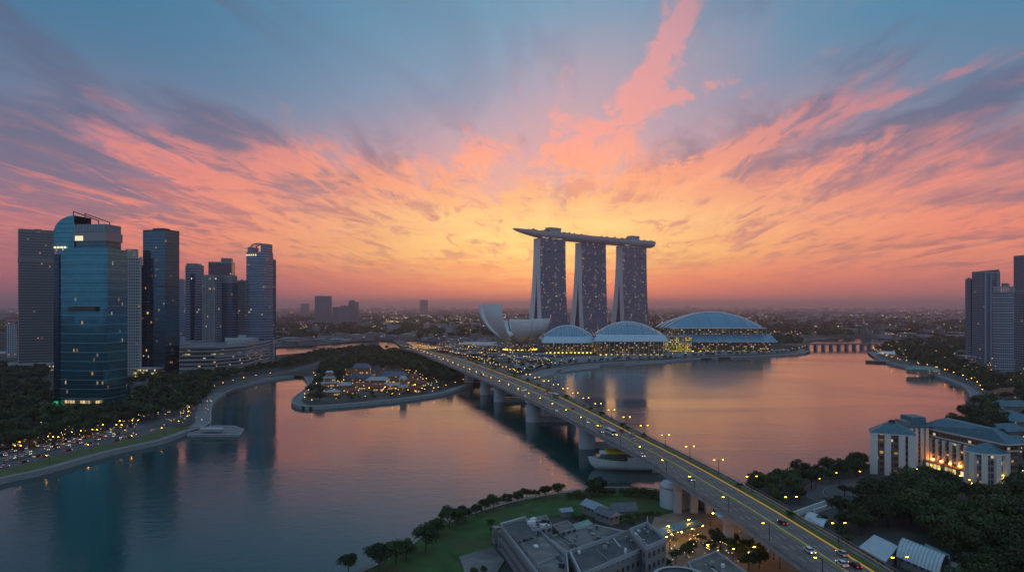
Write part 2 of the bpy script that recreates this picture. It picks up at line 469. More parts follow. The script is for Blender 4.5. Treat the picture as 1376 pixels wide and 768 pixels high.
def rect(w, dp, cx=0.0, cy_=0.0, cut=0.0):
    x0, x1, y0, y1 = cx - w / 2, cx + w / 2, cy_ - dp / 2, cy_ + dp / 2
    if cut <= 0: return [(x0, y0), (x1, y0), (x1, y1), (x0, y1)]
    return [(x0 + cut, y0), (x1 - cut, y0), (x1, y0 + cut), (x1, y1 - cut), (x1 - cut, y1), (x0 + cut, y1), (x0, y1 - cut), (x0, y0 + cut)]

def scale_poly(poly, k):
    cx = sum(p[0] for p in poly) / len(poly); cy_ = sum(p[1] for p in poly) / len(poly)
    return [(cx + (x - cx) * k, cy_ + (y - cy_) * k) for x, y in poly]

# shared materials
concrete = pbr('concrete', (0.26, 0.26, 0.27), 0.8, vary=0.22, vscale=0.25)
pale_concrete = pbr('pale_concrete', (0.36, 0.36, 0.37), 0.75, vary=0.15, vscale=0.2)
dark_roof = pbr('dark_roof', (0.07, 0.08, 0.09), 0.8, vary=0.4, vscale=0.2)
grey_roof = pbr('grey_roof', (0.17, 0.17, 0.18), 0.85, vary=0.35, vscale=0.16, stain=(0.09, 0.085, 0.085, 1))
white_paint = pbr('white_paint', (0.7, 0.7, 0.7), 0.5)
metal_grey = pbr('metal_grey', (0.25, 0.26, 0.28), 0.45, 0.6)
dark_metal = pbr('dark_metal', (0.06, 0.065, 0.07), 0.5, 0.5)
asphalt = pbr('asphalt', (0.075, 0.075, 0.08), 0.85, vary=0.25, vscale=0.08)
paving = pbr('paving', (0.17, 0.165, 0.17), 0.85, vary=0.2, vscale=0.12)
amber = lamp_mat('amber_lamp', (1.0, 0.46, 0.014), 22.0)
amber_soft = lamp_mat('amber_strip', (1.0, 0.60, 0.12), 0.34)
warm_white = lamp_mat('warm_white_lamp', (1.0, 0.68, 0.08), 12.0)
warm_panel = lamp_mat('warm_lit_panel', (1.0, 0.66, 0.25), 1.6)

# ------------------------------------------------------------------ the setting: land, water
bay_px = [(-150, 688), (0, 644), (60, 631), (150, 606), (215, 592), (250, 580), (272, 574), (283, 566), (283, 552), (288, 538), (301, 528), (320, 520), (345, 513), (370, 508), (395, 505), (409, 506),
          (413, 513), (410, 522), (398, 531), (392, 537), (394, 542), (408, 546), (440, 545), (480, 542), (540, 536), (595, 528), (622, 520), (638, 514),
          (660, 515), (690, 511), (715, 505), (745, 497), (770, 492), (800, 489), (850, 486), (900, 484), (960, 480), (1040, 477), (1080, 474), (1089, 471), (1083, 466),
          (1080, 461), (1110, 455), (1150, 453), (1195, 455), (1222, 459), (1216, 463), (1180, 467), (1166, 472), (1176, 480), (1197, 488), (1232, 496), (1272, 509), (1298, 521), (1306, 540), (1302, 556), (1270, 572),
          (1235, 588), (1200, 606), (1172, 622), (1140, 622), (1100, 627), (1060, 638), (1020, 648), (985, 656), (935, 660), (885, 658), (850, 655), (800, 656), (750, 662), (700, 671), (650, 685), (610, 699), (575, 716), (545, 738), (515, 755), (480, 771), (440, 800), (380, 860), (200, 1000), (-500, 1000)]
bay = [at(u, v) for u, v in bay_px]
river = [at(u, v) for u, v in [(355, 478), (430, 472), (500, 468), (540, 470), (592, 467), (602, 461), (560, 457), (510, 457), (470, 459), (420, 463), (355, 468)]]
FARL = 45000.0
cd = bpy.data.curves.new('ground', 'CURVE'); cd.dimensions = '2D'; cd.fill_mode = 'BOTH'; cd.extrude = 2.0
def add_loop(pts):
    sp = cd.splines.new('POLY'); sp.points.add(len(pts) - 1); sp.use_cyclic_u = True
    for p, q in zip(sp.points, pts): p.co = (q[0], q[1], 0, 1)
add_loop([(-FARL, -2500), (FARL, -2500), (FARL, FARL), (-FARL, FARL)])
bay_s = smooth_line(bay + [bay[0]], n=3)[:-1]
add_loop(bay_s); add_loop(smooth_line(river + [river[0]], n=3)[:-1])
tmp = bpy.data.objects.new('tmp_ground', cd); col.objects.link(tmp)
dg = bpy.context.evaluated_depsgraph_get()
gm = bpy.data.meshes.new_from_object(tmp.evaluated_get(dg)); bpy.data.objects.remove(tmp); bpy.data.curves.remove(cd)
ground = bpy.data.objects.new('ground', gm); col.objects.link(ground); ground.location = (0, 0, GZ - 2.0); tag(ground, kind='structure')
gm.materials.clear()
gmat = bpy.data.materials.new('ground_cover'); gmat.use_nodes = True
t = NT(gmat.node_tree); g = t.n('ShaderNodeTexCoord'); pos = g.outputs['Object']
n1 = t.noise(pos, 0.004, 8, 0.6); n2 = t.noise(pos, 0.03, 6, 0.6); n3 = t.noise(pos, 0.0009, 6, 0.6)
gc = t.ramp(n2, [(0.35, (0.012, 0.018, 0.012, 1)), (0.52, (0.03, 0.036, 0.026, 1)), (0.68, (0.075, 0.07, 0.065, 1))], 'LINEAR')
gc = t.mix(t.sstep(n1, 0.5, 0.62), gc, (0.11, 0.10, 0.10, 1))
gc = t.mix(t.sstep(n3, 0.52, 0.6), gc, (0.018, 0.026, 0.018, 1))
b = t.n('ShaderNodeBsdfPrincipled'); t.put(b.inputs['Base Color'], gc); b.inputs['Roughness'].default_value = 0.95
o = t.n('ShaderNodeOutputMaterial'); t.put(o.inputs[0], b.outputs[0])
gm.materials.append(gmat)

wm = bpy.data.materials.new('bay_water'); wm.use_nodes = True
t = NT(wm.node_tree); g = t.n('ShaderNodeTexCoord'); px_, py_, _ = t.sep(g.outputs['Object'])
w1 = t.noise(t.vec(px_ * 1.0, py_ * 1.0, 0.0), 0.16, 3, 0.55, 0.4)
w2 = t.noise(t.vec(px_ * 0.5 + py_ * 0.2, py_ * 1.0, 4.0), 0.34, 3, 0.6, 0.3)
w3 = t.noise(t.vec(px_ * 0.2, py_ * 0.5, 8.0), 0.012, 4, 0.6, 1.0)
bn = t.n('ShaderNodeBump'); bn.inputs['Strength'].default_value = 1.0; bn.inputs['Distance'].default_value = 0.10
t.put(bn.inputs['Height'], (w1 * 0.8 + w2 * 0.8) * t.sstep(w3, 0.35, 0.65, 0.45, 1.3))
b = t.n('ShaderNodeBsdfPrincipled'); b.inputs['Base Color'].default_value = (0.002, 0.046, 0.042, 1); t.put(b.inputs['Roughness'], t.sstep(w3, 0.38, 0.62, 0.07, 0.15)); b.inputs['IOR'].default_value = 1.52; b.inputs['Coat Weight'].default_value = 0.0; b.inputs['Coat Roughness'].default_value = 0.10; b.inputs['Coat IOR'].default_value = 1.5
t.put(b.inputs['Normal'], bn.outputs[0]); t.put(b.inputs['Coat Normal'], bn.outputs[0]); o = t.n('ShaderNodeOutputMaterial'); t.put(o.inputs[0], b.outputs[0])
mb = MB()
mb.face([(-1500, -300, 0), (2600, -300, 0), (2600, 2400, 0), (-1500, 2400, 0)], wm)
structure('water', mb)

# seawall coping and promenade round the bay: a raised pale kerb along the traced edge
def px_line(pts, step=8, z=GZ): return resample(smooth_line([at(u, v, z) for u, v in pts], n=6), step)
cop = pbr('stone_coping', (0.27, 0.265, 0.27), 0.8, vary=0.15, vscale=0.3)
grass_m = pbr('lawn', (0.030, 0.082, 0.012), 0.95, vary=0.5, vscale=0.16, stain=(0.050, 0.062, 0.016, 1))
verge_m = pbr('verge_grass', (0.07, 0.085, 0.02), 0.95, vary=0.3, vscale=0.08)
left_edge = px_line([(-150, 688), (0, 644), (60, 631), (150, 606), (215, 592), (250, 580), (272, 574)])
left_cove = px_line([(272, 574), (283, 566), (283, 552), (288, 538), (301, 528), (320, 520), (345, 513), (370, 508), (395, 505)])
penin_edge = px_line([(409, 506), (413, 513), (410, 522), (398, 531), (392, 537), (394, 542), (408, 546), (440, 545), (480, 542), (540, 536), (595, 528), (622, 520), (638, 514)])
mid_edge = px_line([(660, 515), (690, 511), (715, 505), (745, 497), (770, 492), (800, 489), (850, 486), (900, 484), (960, 480), (1040, 477), (1080, 474), (1089, 471)])
right_edge = px_line([(1166, 472), (1176, 480), (1197, 488), (1232, 496), (1272, 509), (1298, 521), (1306, 540)])
park_edge = px_line([(885, 658), (850, 655), (800, 656), (750, 662), (700, 671), (650, 685), (610, 699), (575, 716), (545, 738), (515, 755), (480, 771), (440, 800)], 5)
mb = MB(); ribbon(left_edge, -5.5, -0.4, GZ + 0.05, paving, mb); ribbon(left_cove, -11, -0.4, GZ + 0.05, paving, mb)
ribbon(penin_edge, -9, -0.4, GZ + 0.05, paving, mb); ribbon(mid_edge, -16, -0.4, GZ + 0.05, paving, mb); ribbon(right_edge, -14, -0.4, GZ + 0.05, paving, mb)
structure('promenade', mb)
mb = MB()
for ln in (left_edge, left_cove, penin_edge, mid_edge, right_edge):
    ribbon(ln, -0.9, 0.25, GZ + 0.5, cop, mb)
    for i in range(len(ln) - 1):
        p, q = ln[i], ln[i + 1]
        tx, ty = q[0] - p[0], q[1] - p[1]; L = math.hypot(tx, ty) or 1; nx, ny = ty / L * 0.25, -tx / L * 0.25
        mb.face([(p[0] + nx, p[1] + ny, -0.5), (q[0] + nx, q[1] + ny, -0.5), (q[0] + nx, q[1] + ny, GZ + 0.5), (p[0] + nx, p[1] + ny, GZ + 0.5)], cop)
structure('kerb', mb)
mb = MB(); ribbon(left_edge, -22, -5.5, GZ + 0.04, verge_m, mb); structure('verge', mb)
mb = MB()
lawn_px = [(1, 0)]
lawn = [at(u, v) for u, v in [(470, 779), (515, 757), (545, 740), (575, 718), (610, 701), (650, 687), (700, 673), (750, 664), (800, 658), (850, 657), (892, 660), (902, 690), (830, 700), (760, 690), (690, 700), (668, 725), (650, 768), (640, 800), (470, 800)]]
mb.face([(x, y, GZ + 0.03) for x, y in lawn], grass_m); structure('lawn', mb)
mb = MB(); ribbon(park_edge, 0.3, 2.4, GZ + 0.06, pbr('sandy_path', (0.20, 0.17, 0.15), 0.9, vary=0.2), mb); structure('path', mb)

# far low ridges
def ridge(u0, u1, v, vt, deep, name='hill'):
    d = d_of(v); mb = MB(); n = 40
    x0, x1 = at_d(u0, d)[0], at_d(u1, d)[0]; H = z_of(vt, d + deep / 2) - GZ
    ph = random.random() * 9
    def fn(a, b_):
        prof = (math.sin(math.pi * a) ** 0.7) * math.sin(math.pi * b_)
        w = 0.75 + 0.25 * math.sin(a * 9 + ph) * math.sin(a * 23 + ph * 2)
        return (x0 + (x1 - x0) * a, d + deep * b_, GZ - 1 + H * prof * w)
    mb.grid(fn, n, 6, gmat); structure(name, mb, True)
ridge(505, 650, 425, 416.5, 900)
ridge(1080, 1290, 424, 417, 1500)
ridge(880, 1090, 420, 414.5, 2500)
ridge(30, 420, 421, 414.5, 2500)

# ------------------------------------------------------------------ the evening air
hm = bpy.data.materials.new('evening_haze'); hm.use_nodes = True
t = NT(hm.node_tree); o = t.n('ShaderNodeOutputMaterial'); vpn = t.n('ShaderNodeVolumePrincipled')
vpn.inputs['Color'].default_value = (1.0, 0.80, 0.84, 1); vpn.inputs['Density'].default_value = 9.0e-5; vpn.inputs['Anisotropy'].default_value = 0.7
t.put(o.inputs['Volume'], vpn.outputs[0])
mb = MB(); mb.box((0, 21000, 166), (94000, 50000, 342), hm)
hz = mb.build('haze'); tag(hz, kind='stuff'); hz.display_type = 'WIRE'

# ------------------------------------------------------------------ the towers on the left bank
teal_glass = facade('teal_curtain_wall', (0.05, 0.26, 0.35), (0.02, 0.08, 0.11), 4.0, 1.5, 0.10, 0.06, 0.003, (1.0, 0.62, 0.22), 0.6, 0.10, 0.85, low=0.08)
dark_glass = facade('dark_curtain_wall', (0.05, 0.15, 0.21), (0.015, 0.035, 0.05), 3.9, 1.5, 0.12, 0.07, 0.003, (1.0, 0.58, 0.2), 0.55, 0.12, 0.8)
slate_grid = facade('slate_window_grid', (0.05, 0.06, 0.07), (0.17, 0.18, 0.19), 3.6, 2.2, 0.36, 0.30, 0.012, (1.0, 0.62, 0.3), 0.6, 0.2, 0.4)
pale_grid = facade('pale_window_grid', (0.06, 0.07, 0.09), (0.36, 0.37, 0.38), 3.6, 2.6, 0.34, 0.34, 0.02, (1.0, 0.78, 0.4), 0.6, 0.2, 0.3)
blue_strip = facade('blue_strip_wall', (0.10, 0.17, 0.26), (0.22, 0.27, 0.33), 3.7, 3.0, 0.34, 0.10, 0.008, (1.0, 0.62, 0.24), 0.6, 0.15, 0.6)
navy_grid = facade('navy_window_grid', (0.05, 0.09, 0.14), (0.10, 0.13, 0.18), 3.7, 2.0, 0.26, 0.16, 0.012, (1.0, 0.6, 0.22), 0.7, 0.15, 0.6)
lit_lobby = facade('lit_lobby_wall', (0.3, 0.25, 0.15), (0.12, 0.11, 0.1), 4.0, 2.4, 0.2, 0.15, 0.33, (1.0, 0.76, 0.32), 1.2, 0.3, 0.0, group=1.0)
shop_bands = facade('banded_podium_wall', (0.06, 0.07, 0.09), (0.30, 0.30, 0.31), 5.0, 3.0, 0.5, 0.06, 0.13, (1.0, 0.8, 0.42), 0.7, 0.2, 0.3, group=2.0)
slate_blank = pbr('slate_cladding', (0.17, 0.18, 0.20), 0.55, 0.1, vary=0.12, vscale=0.05)

def base_of(u0, u1, vb, rot, ratio, label, cat='skyscraper', name='office_tower'):
    cx, cyy, w, dp, d = fit_box(u0, u1, vb, R(rot), ratio)
    return thing(name, label, cat, (cx, cyy, GZ), R(rot)), w, dp, d

def block(name, parent, w, dp, z0, z1, m, top=dark_roof, cx=0.0, cy_=0.0, cut=0.0, u0=None):
    return MB().prism(rect(w, dp, cx, cy_, cut), z0, z1, m, top, u0=random.randint(0, 50) * 6.0 if u0 is None else u0, v0=0.0).build(name, parent)

def parapet(name, parent, w, dp, z, m, h=1.4, th=0.5, cx=0.0, cy_=0.0):
    mb = MB()
    for (x, y, sx, sy) in ((0, -dp / 2 + th / 2 - .02, w + .04, th), (0, dp / 2 - th / 2 + .02, w + .04, th), (-w / 2 + th / 2 - .02, 0, th, dp - 2 * th), (w / 2 - th / 2 + .02, 0, th, dp - 2 * th)):
        mb.box((cx + x, cy_ + y, z + h / 2), (sx, sy, h), m)
    return mb.build(name, parent)

def roof_plant(parent, w, dp, z, k=3, h=5.0):
    for i in range(k):
        a, b_ = random.uniform(.12, .3) * w, random.uniform(.15, .35) * dp
        MB().box((random.uniform(-.3, .3) * w, random.uniform(-.3, .3) * dp, z + h * .35), (a, b_, h * random.uniform(.5, .9)), random.choice((metal_grey, dark_roof, concrete))).build('roof_plant', parent)

def top_h(vt, d): return z_of(vt, d) - GZ

# 1 grey slab tower on a white podium
T, w, dp, d = base_of(24, 74, 500, 38, 0.62, 'grey slab tower on a white two-storey podium, left of the teal glass tower')
H = top_h(310, d)
mb = MB(); pl = rect(w, dp); L1 = w
for i, m in ((0, slate_grid), (1, slate_grid), (2, slate_grid), (3, slate_blank)):
    p, q = pl[i], pl[(i + 1) % 4]; L = math.hypot(q[0] - p[0], q[1] - p[1])
    mb.face([(p[0], p[1], 0), (q[0], q[1], 0), (q[0], q[1], H), (p[0], p[1], H)], m, [(0, 0), (L, 0), (L, H), (0, H)])
mb.face([(x, y, H) for x, y in pl], dark_roof); mb.build('tower_block', T)
parapet('parapet', T, w, dp, H, slate_blank, 3.0, 1.0); roof_plant(T, w, dp, H, 3, 6)
MB().box((0, 0, H * .80), (w + .8, dp + .8, 5.0), slate_blank).build('plant_floor', T)
for k in range(2): MB().prism(rect(w * 1.55, dp * 1.5, 0, 0, 3), 2 + k * 7.0, 5.4 + k * 7.0, pale_concrete, grey_roof, bottom=True).build('podium_slab', T)
block('podium', T, w * 1.45, dp * 1.4, 0, 9.0, lit_lobby, cut=3)

# 2 the big teal tower with its curved crown
T, w, dp, d = base_of(65, 171, 548, -7, 0.5, 'big teal glass tower with a curved crown and rooftop rail')
H = top_h(333, d); Hc = top_h(288, d)
mb = MB()
cut = w * 0.10
pl = [(-w / 2 + cut * 2.2, -dp / 2), (-w / 2 + w * .5, -dp / 2 - 2.2), (w / 2 - 2, -dp / 2), (w / 2, -dp / 2 + 2.5), (w / 2, dp / 2), (-w / 2, dp / 2), (-w / 2, -dp / 2 + cut * 1.3), (-w / 2 + cut * 0.9, -dp / 2 + cut * .55)]
mb.prism(pl, 0, H, teal_glass, dark_roof, v0=0.0); mb.build('tower_block', T)
mb = MB(); x0 = -w / 2 + cut * 0.75
mb.prism([(x0, -dp / 2 + cut * .2), (x0 + cut * 1.15, -dp / 2 - 0.35), (x0 + cut * 1.2, -dp / 2 + 2), (x0 + .2, -dp / 2 + cut)], 1, H - 5, facade('recess_glass', (0.03, 0.09, 0.14), (0.02, 0.04, 0.06), 4, 1.5, .1, .06, .012, gmetal=.8), dark_roof, v0=0.0); mb.build('recess_bay', T)
band_m = pbr('pale_teal_band', (0.16, 0.36, 0.42), 0.35, 0.5)
for k in range(1, int(H / 8) + 1):
    if k * 8 < H - 3:
        MB().prism([(x, y) for x, y in scale_poly(pl, 1.006)], k * 8.0, k * 8.0 + 0.45, band_m, bottom=True).build('floor_band', T)
MB().box((w * .14, -dp / 2 - 2.3, H * 0.62), (w * .46, 3.2, 4.4), dark_metal).build('louvre_slot', T)
# crown: quarter-round glass prow on the left, ribbed screen on the right
mb = MB(); n = 10; cw = w * 0.36; x_l = -w / 2 + w * .05; prof = []
for i in range(n + 1):
    a = i / n * math.pi / 2; prof.append((x_l + cw * (1 - math.cos(a)), H + (Hc - H) * (0.50 + 0.50 * math.sin(a))))
for y, fl in ((-dp * .40, False), (dp * .35, True)):
    pts = [(x_l, y, H)] + [(x, y, z) for x, z in prof] + [(x_l + cw, y, H)]
    uvp = [(p[0], p[2]) for p in pts]
    if not fl: pts.reverse(); uvp.reverse()
    mb.face(pts, teal_glass, uvp)
for (xa, za), (xb, zb) in zip([(x_l, H)] + prof, prof):
    mb.face([(xa, -dp * .40, za), (xb, -dp * .40, zb), (xb, dp * .35, zb), (xa, dp * .35, za)], teal_glass, [(0, za), (0, zb), (dp * .75, zb), (dp * .75, za)])
mb.build('crown_prow', T, weld=True)
xr0, xr1 = x_l + cw + 0.2, w / 2 - w * .055; Hs = top_h(300, d)
MB().prism([(xr0, -dp * .36), (xr1, -dp * .36), (xr1, dp * .35), (xr0, dp * .35)], H, H + (Hs - H) * .30, dark_glass, dark_roof, v0=0).build('crown_gallery', T)
MB().prism([(xr0, -dp * .42), (xr1 + 1.5, -dp * .42), (xr1 + 1.5, dp * .35), (xr0, dp * .35)], H + (Hs - H) * .30, Hs - (Hs - H) * .34, metal_grey, dark_roof, bottom=True).build('crown_deck', T)
MB().prism([(xr0, -dp * .38), (xr1, -dp * .38), (xr1, dp * .35), (xr0, dp * .35)], Hs - (Hs - H) * .34, Hs, pbr('screen_grey', (0.2, 0.24, 0.28), .5, .4), dark_roof).build('crown_screen', T)
for k in range(20):
    MB().box((xr0 + (xr1 - xr0) * (k + .5) / 20, -dp * .38 - .6, Hs - (Hs - H) * .17), (0.9, 1.0, (Hs - H) * .32), pbr('fin_grey', (0.30, 0.35, 0.40), .5, .3)).build('screen_fin', T)
mb = MB()
for y in (-dp * .30, dp * .2):
    mb.path([(x_l + cw * .85, y, Hc - 3), (x_l + cw * .85, y, Hc + 4.0), (xr1 - 8, y, Hc - 4.5), (xr1 - 8, y, Hs)], 0.45, dark_metal)
mb.build('roof_rail', T)
MB().box((xr0 + 5, -dp * .40, H + (Hs - H) * .42), (7.5, 1.6, 4.2), lamp_mat('sky_bar_glow', (1.0, .86, .5), 0.9)).build('lit_window', T)
for k in range(4): MB().box((x_l + 2 + k * 3.2, -dp * .42 - .4, H + 1.2), (1.2, 1.0, 1.4), lamp_mat('terrace_glow', (1.0, .72, .3), 2.0)).build('terrace_lamp', T)
block('lobby', T, w * .58, 6, 0, 7.5, lit_lobby, grey_roof, w * .16, -dp / 2 - 4)
MB().box((-w * .36, -dp / 2 - 3, 3), (6, 3, 5), lamp_mat('green_sign_glow', (0.1, 1.0, 0.45), 0.35)).build('green_sign', T)

# 3 narrow pale gridded tower
T, w, dp, d = base_of(167, 191, 507, 24, 0.8, 'narrow pale gridded tower between the teal tower and the dark glass tower')
H = top_h(346, d); block('tower_block', T, w, dp, 0, H, pale_grid)
block('crown', T, w * .72, dp * .72, H, top_h(334, d), facade('crown_lattice', (.25, .2, .12), (.4, .38, .34), 3, 1.6, .4, .4, .15, (1, .8, .5), .5, .4, 0), cx=-w * .08)
for x in (-1, 1):
    for y in (-1, 1): MB().box((x * w * .46, y * dp * .46, H / 2), (2.2, 2.2, H + 3), pale_concrete).build('corner_pier', T)
roof_plant(T, w, dp, H, 3, 6)

# 4 dark glass tower with a lower wing and a lit entrance pavilion
T, w, dp, d = base_of(192, 241, 506, -16, 0.7, 'tall plain dark glass tower with a lit entrance pavilion at its foot')
H = top_h(310, d); block('tower_block', T, w, dp, 0, H, dark_glass)
block('lower_wing', T, w * .5, dp * .7, 0, top_h(356, d), facade('black_glass', (.05, .10, .15), (.02, .03, .05), 3.9, 1.5, .1, .06, .012, gmetal=.8), cx=-w * .36, cy_=-dp * .30)
MB().box((0, 0, H * .62), (w + .5, dp + .5, 2.2), dark_metal).build('plant_floor', T)
parapet('parapet', T, w, dp, H, dark_metal, 2.0, .8); block('roof_plant', T, w * .46, dp * .5, H, H + 4.5, dark_metal)
block('entrance_pavilion', T, w * .85, 14, 0, 11, lit_lobby, grey_roof, w * .10, -dp / 2 - 14)
MB().box((w * .10, -dp / 2 - 14, 11.6), (w * .95, 19, 1.2), pale_concrete).build('pavilion_roof', T)

# 5.. the cluster behind
def simple_tower(u0, u1, vb, vt, rot, ratio, m, label, plant=2, cap=None, name='office_tower', pp=True, cut=0.0, cat='skyscraper'):
    T, w, dp, d = base_of(u0, u1, vb, rot, ratio, label, cat, name)
    H = top_h(vt, d); block('tower_block', T, w, dp, 0, H, m, cut=cut)
    if pp and not cut: parapet('parapet', T, w, dp, H, cap or metal_grey, 2.2, .8)
    roof_plant(T, w, dp, H, plant, 5)
    return T, w, dp, d, H
T, w, dp, d, H = simple_tower(239, 250, 482, 377, 12, 1.0, blue_strip, 'slender pale blue tower just right of the dark glass tower')
T, w, dp, d, H = simple_tower(249, 274, 492, 358, -20, 0.8, blue_strip, 'blue-grey tower with a sloping top and a dark vertical recess')
MB().box((w * .22, -dp / 2 - .4, H * .47), (w * .34, 2.0, H * .92), facade('recess_navy', (.03, .07, .13), (.02, .04, .07), 3.7, 1.5, .1, .08, .02)).build('dark_recess', T)
mb = MB(); mb.prism(rect(w * .9, dp * .9), H, H + 5, slate_blank, dark_roof, poly_top=rect(w * .7, dp * .9, -w * .1)); mb.build('sloped_crown', T)
T, w, dp, d, H = simple_tower(272, 299, 494, 371, -14, 0.8, facade('fine_pale_bays', (.06, .08, .11), (.30, .33, .37), 3.6, 3.4, .22, .30, .04, gmetal=.4), 'pale finned tower standing in front of the dark back tower')
for k in range(9): MB().box((-w / 2 + w * (k + .5) / 9, -dp / 2 - .5, H * .5), (0.9, 1.2, H), pale_concrete).build('fin', T)
T, w, dp, d, H = simple_tower(280, 316, 478, 353, 10, 0.7, facade('plum_wall', (.07, .06, .09), (.10, .09, .12), 3.8, 2.0, .35, .2, .008), 'dark plum tower at the back with a stepped plant block on top', 1)
block('stepped_plant_block', T, w * .42, dp * .6, H, top_h(346, d), slate_blank, cx=w * .22)
T, w, dp, d, H = simple_tower(297, 320, 493, 380, -10, 0.8, navy_grid, 'dark blue tower with lit windows and a pale slatted crown')
block('slatted_crown', T, w * .94, dp * .8, H, top_h(370, d), facade('slats', (.1, .12, .15), (.34, .35, .38), 12, 1.6, .05, .5, 0, gmetal=.2))
T, w, dp, d, H = simple_tower(318, 334, 486, 378, -6, 1.0, slate_grid, 'grey gridded tower between the dark blue tower and the arched tower')
T, w, dp, d, H = simple_tower(360, 371, 484, 350, -8, 1.6, navy_grid, 'slim dark slab tower tucked behind the arched tower')
# arched tower
T, w, dp, d = base_of(331, 367, 492, -12, 0.75, 'blue banded tower crowned by an open arch')
H = top_h(338, d); block('tower_block', T, w, dp, 0, H, blue_strip)
for k in range(2, int(H / 9)): MB().box((0, 0, k * 9.0), (w + .8, dp + .8, .8), pbr('band_blue', (.20, .26, .33), .5, .3)).build('floor_band', T)
for sx in (-1, 1):
    block('crown_shoulder', T, w * (.22 if sx < 0 else .28), dp * .8, H, top_h(331 if sx < 0 else 327, d), blue_strip, cx=sx * w * .37)
mb = MB(); zc = top_h(331, d); rr = w * .40
pts = [(w * .05 + rr * math.cos(a), 0, zc + rr * .42 * math.sin(a)) for a in [math.pi * i / 14 for i in range(15)]]
for y in (-dp * .3, dp * .3): mb.path([(x, y, z) for x, _, z in pts], 1.0, pale_concrete, 6)
for (x, _, z) in pts[::2]: mb.tube((x, -dp * .3, z), (x, dp * .3, z), .5, .5, pale_concrete, 5)
mb.build('crown_arch', T)
for k in range(5): MB().box((-w * .46 + k * w * .12, -dp / 2 - .3, H - 4.5), (1.6, .8, 2.2), lamp_mat('gold_floor_glow', (1, .7, .28), 1.3)).build('lit_window', T)
# shared shopping podium
T = thing('shopping_podium', 'long pale banded podium with lit floors under the tower cluster', 'building', (0, 0, 0))
pA = [at(241, 507), at(292, 506), at(291, 481), at(243, 481)]
pB = [at(290, 506), at(330, 501), at(366, 490), at(370, 482), at(340, 478), at(288, 482)]
zA, zB = z_of(466, d_of(507)), z_of(466, d_of(505))
for pl, zt, nf in ((pA, zA, 6), (pB, zB, 8)):
    MB().prism(scale_poly(pl, .985), GZ, zt - .5, shop_bands, grey_roof).build('podium_block', T)
    for k in range(nf + 1):
        z = GZ + 4 + (zt - GZ - 4.6) * k / nf
        MB().prism(scale_poly(pl, 1.0 + .012 * (k % 2)), z, z + 1.1, pale_concrete, grey_roof, bottom=True).build('floor_band', T)
MB().prism(scale_poly(pB, .72), zB, zB + 6, pale_concrete, pale_concrete).build('roof_block', T)
# small blocks far left
T, w, dp, d, H = simple_tower(8, 23, 480, 437, 20, .7, facade('white_flats', (.07, .09, .12), (.40, .44, .50), 3.2, 3.2, .35, .4, .03), 'small white apartment block left of the grey slab tower', name='apartment_block', cat='apartments')
T, w, dp, d, H = simple_tower(-8, 9, 478, 448, 10, .7, slate_grid, 'low dark block at the left rim of the view beside the white apartments', name='apartment_block', cat='apartments')
for (u, v, wd_, hh, lab) in ((8, 478, 26, 5, 'low white roofed hall among trees below the small apartment block'), (14, 574, 22, 5, 'low grey roofed house among the trees at the far left'), (22, 598, 20, 5, 'long low house with a reddish roof above the waterfront road')):
    x, y = at(u, v); T = thing('low_house', lab, 'house', (x, y, GZ), R(12))
    block('wall', T, wd_, 12, 0, hh, facade('house_wall', (.2, .16, .1), (.2, .19, .18), 3, 3, .5, .5, .3, (1, .66, .3), .8, .4, 0), dark_roof)
    mb = MB(); mb.prism(rect(wd_ + 2, 14), hh, hh + 3.4, pale_concrete if 'white' in lab else (pbr('rust_roof', (.16, .05, .035), .8) if 'reddish' in lab else grey_roof), poly_top=rect(wd_ - 4, 1.0)); mb.build('roof', T)

# ------------------------------------------------------------------ towers on the right bank
balcony_wall = facade('balcony_wall', (.05, .07, .10), (.25, .28, .33), 3.3, 2.4, .40, .34, .015, (1, .75, .4), .6, .2, .4)
res_wall = facade('blue_residential_wall', (.06, .09, .13), (.20, .24, .30), 3.3, 2.8, .34, .22, .012, (1, .75, .4), .6, .18, .5)
T, w, dp, d, H = simple_tower(1297, 1311, 486, 376, 8, 1.2, res_wall, 'narrow blue-grey apartment tower at the left of the right-bank group', name='apartment_tower')
T, w, dp, d, H = simple_tower(1306, 1344, 488, 366, 10, .7, res_wall, 'broad blue-grey apartment tower with a slanted dark crown', name='apartment_tower')
mb = MB(); mb.prism(rect(w * .96, dp * .9), H, H + .1, dark_metal); pl = rect(w * .96, dp * .9)
hz_ = [H + 2, H + 5, H + 5, H + 2]
for i in range(4):
    j = (i + 1) % 4; mb.face([(pl[i][0], pl[i][1], H), (pl[j][0], pl[j][1], H), (pl[j][0], pl[j][1], hz_[j]), (pl[i][0], pl[i][1], hz_[i])], dark_metal)
mb.face([(pl[i][0], pl[i][1], hz_[i]) for i in range(4)], dark_metal); mb.build('slanted_crown', T)
for x in (-.42, -.1, .30): MB().box((w * x, -dp / 2 - .8, H * .5), (w * .07, 2.4, H), pbr('blue_pier', (.24, .28, .34), .6)).build('vertical_pier', T)
MB().box((w * .10, -dp / 2 - .3, H * .47), (w * .26, 1.4, H * .90), navy_grid).build('dark_recess', T)
T, w, dp, d = base_of(1329, 1368, 503, 0, .8, 'round-fronted pale apartment tower covered in balconies', name='apartment_tower'); H = top_h(392, d)
pl = [(w / 2 * math.cos(a), dp / 2 * math.sin(a) * 1.0) for a in [2 * math.pi * i / 28 for i in range(28)]]
MB().prism(pl, 0, H, balcony_wall, dark_roof, v0=0.0).build('tower_block', T)
for k in range(1, int(H / 6.6)): MB().prism(scale_poly(pl, 1.02), k * 6.6, k * 6.6 + 1.2, pbr('balcony_band', (.36, .39, .44), .7), bottom=True).build('balcony_band', T)
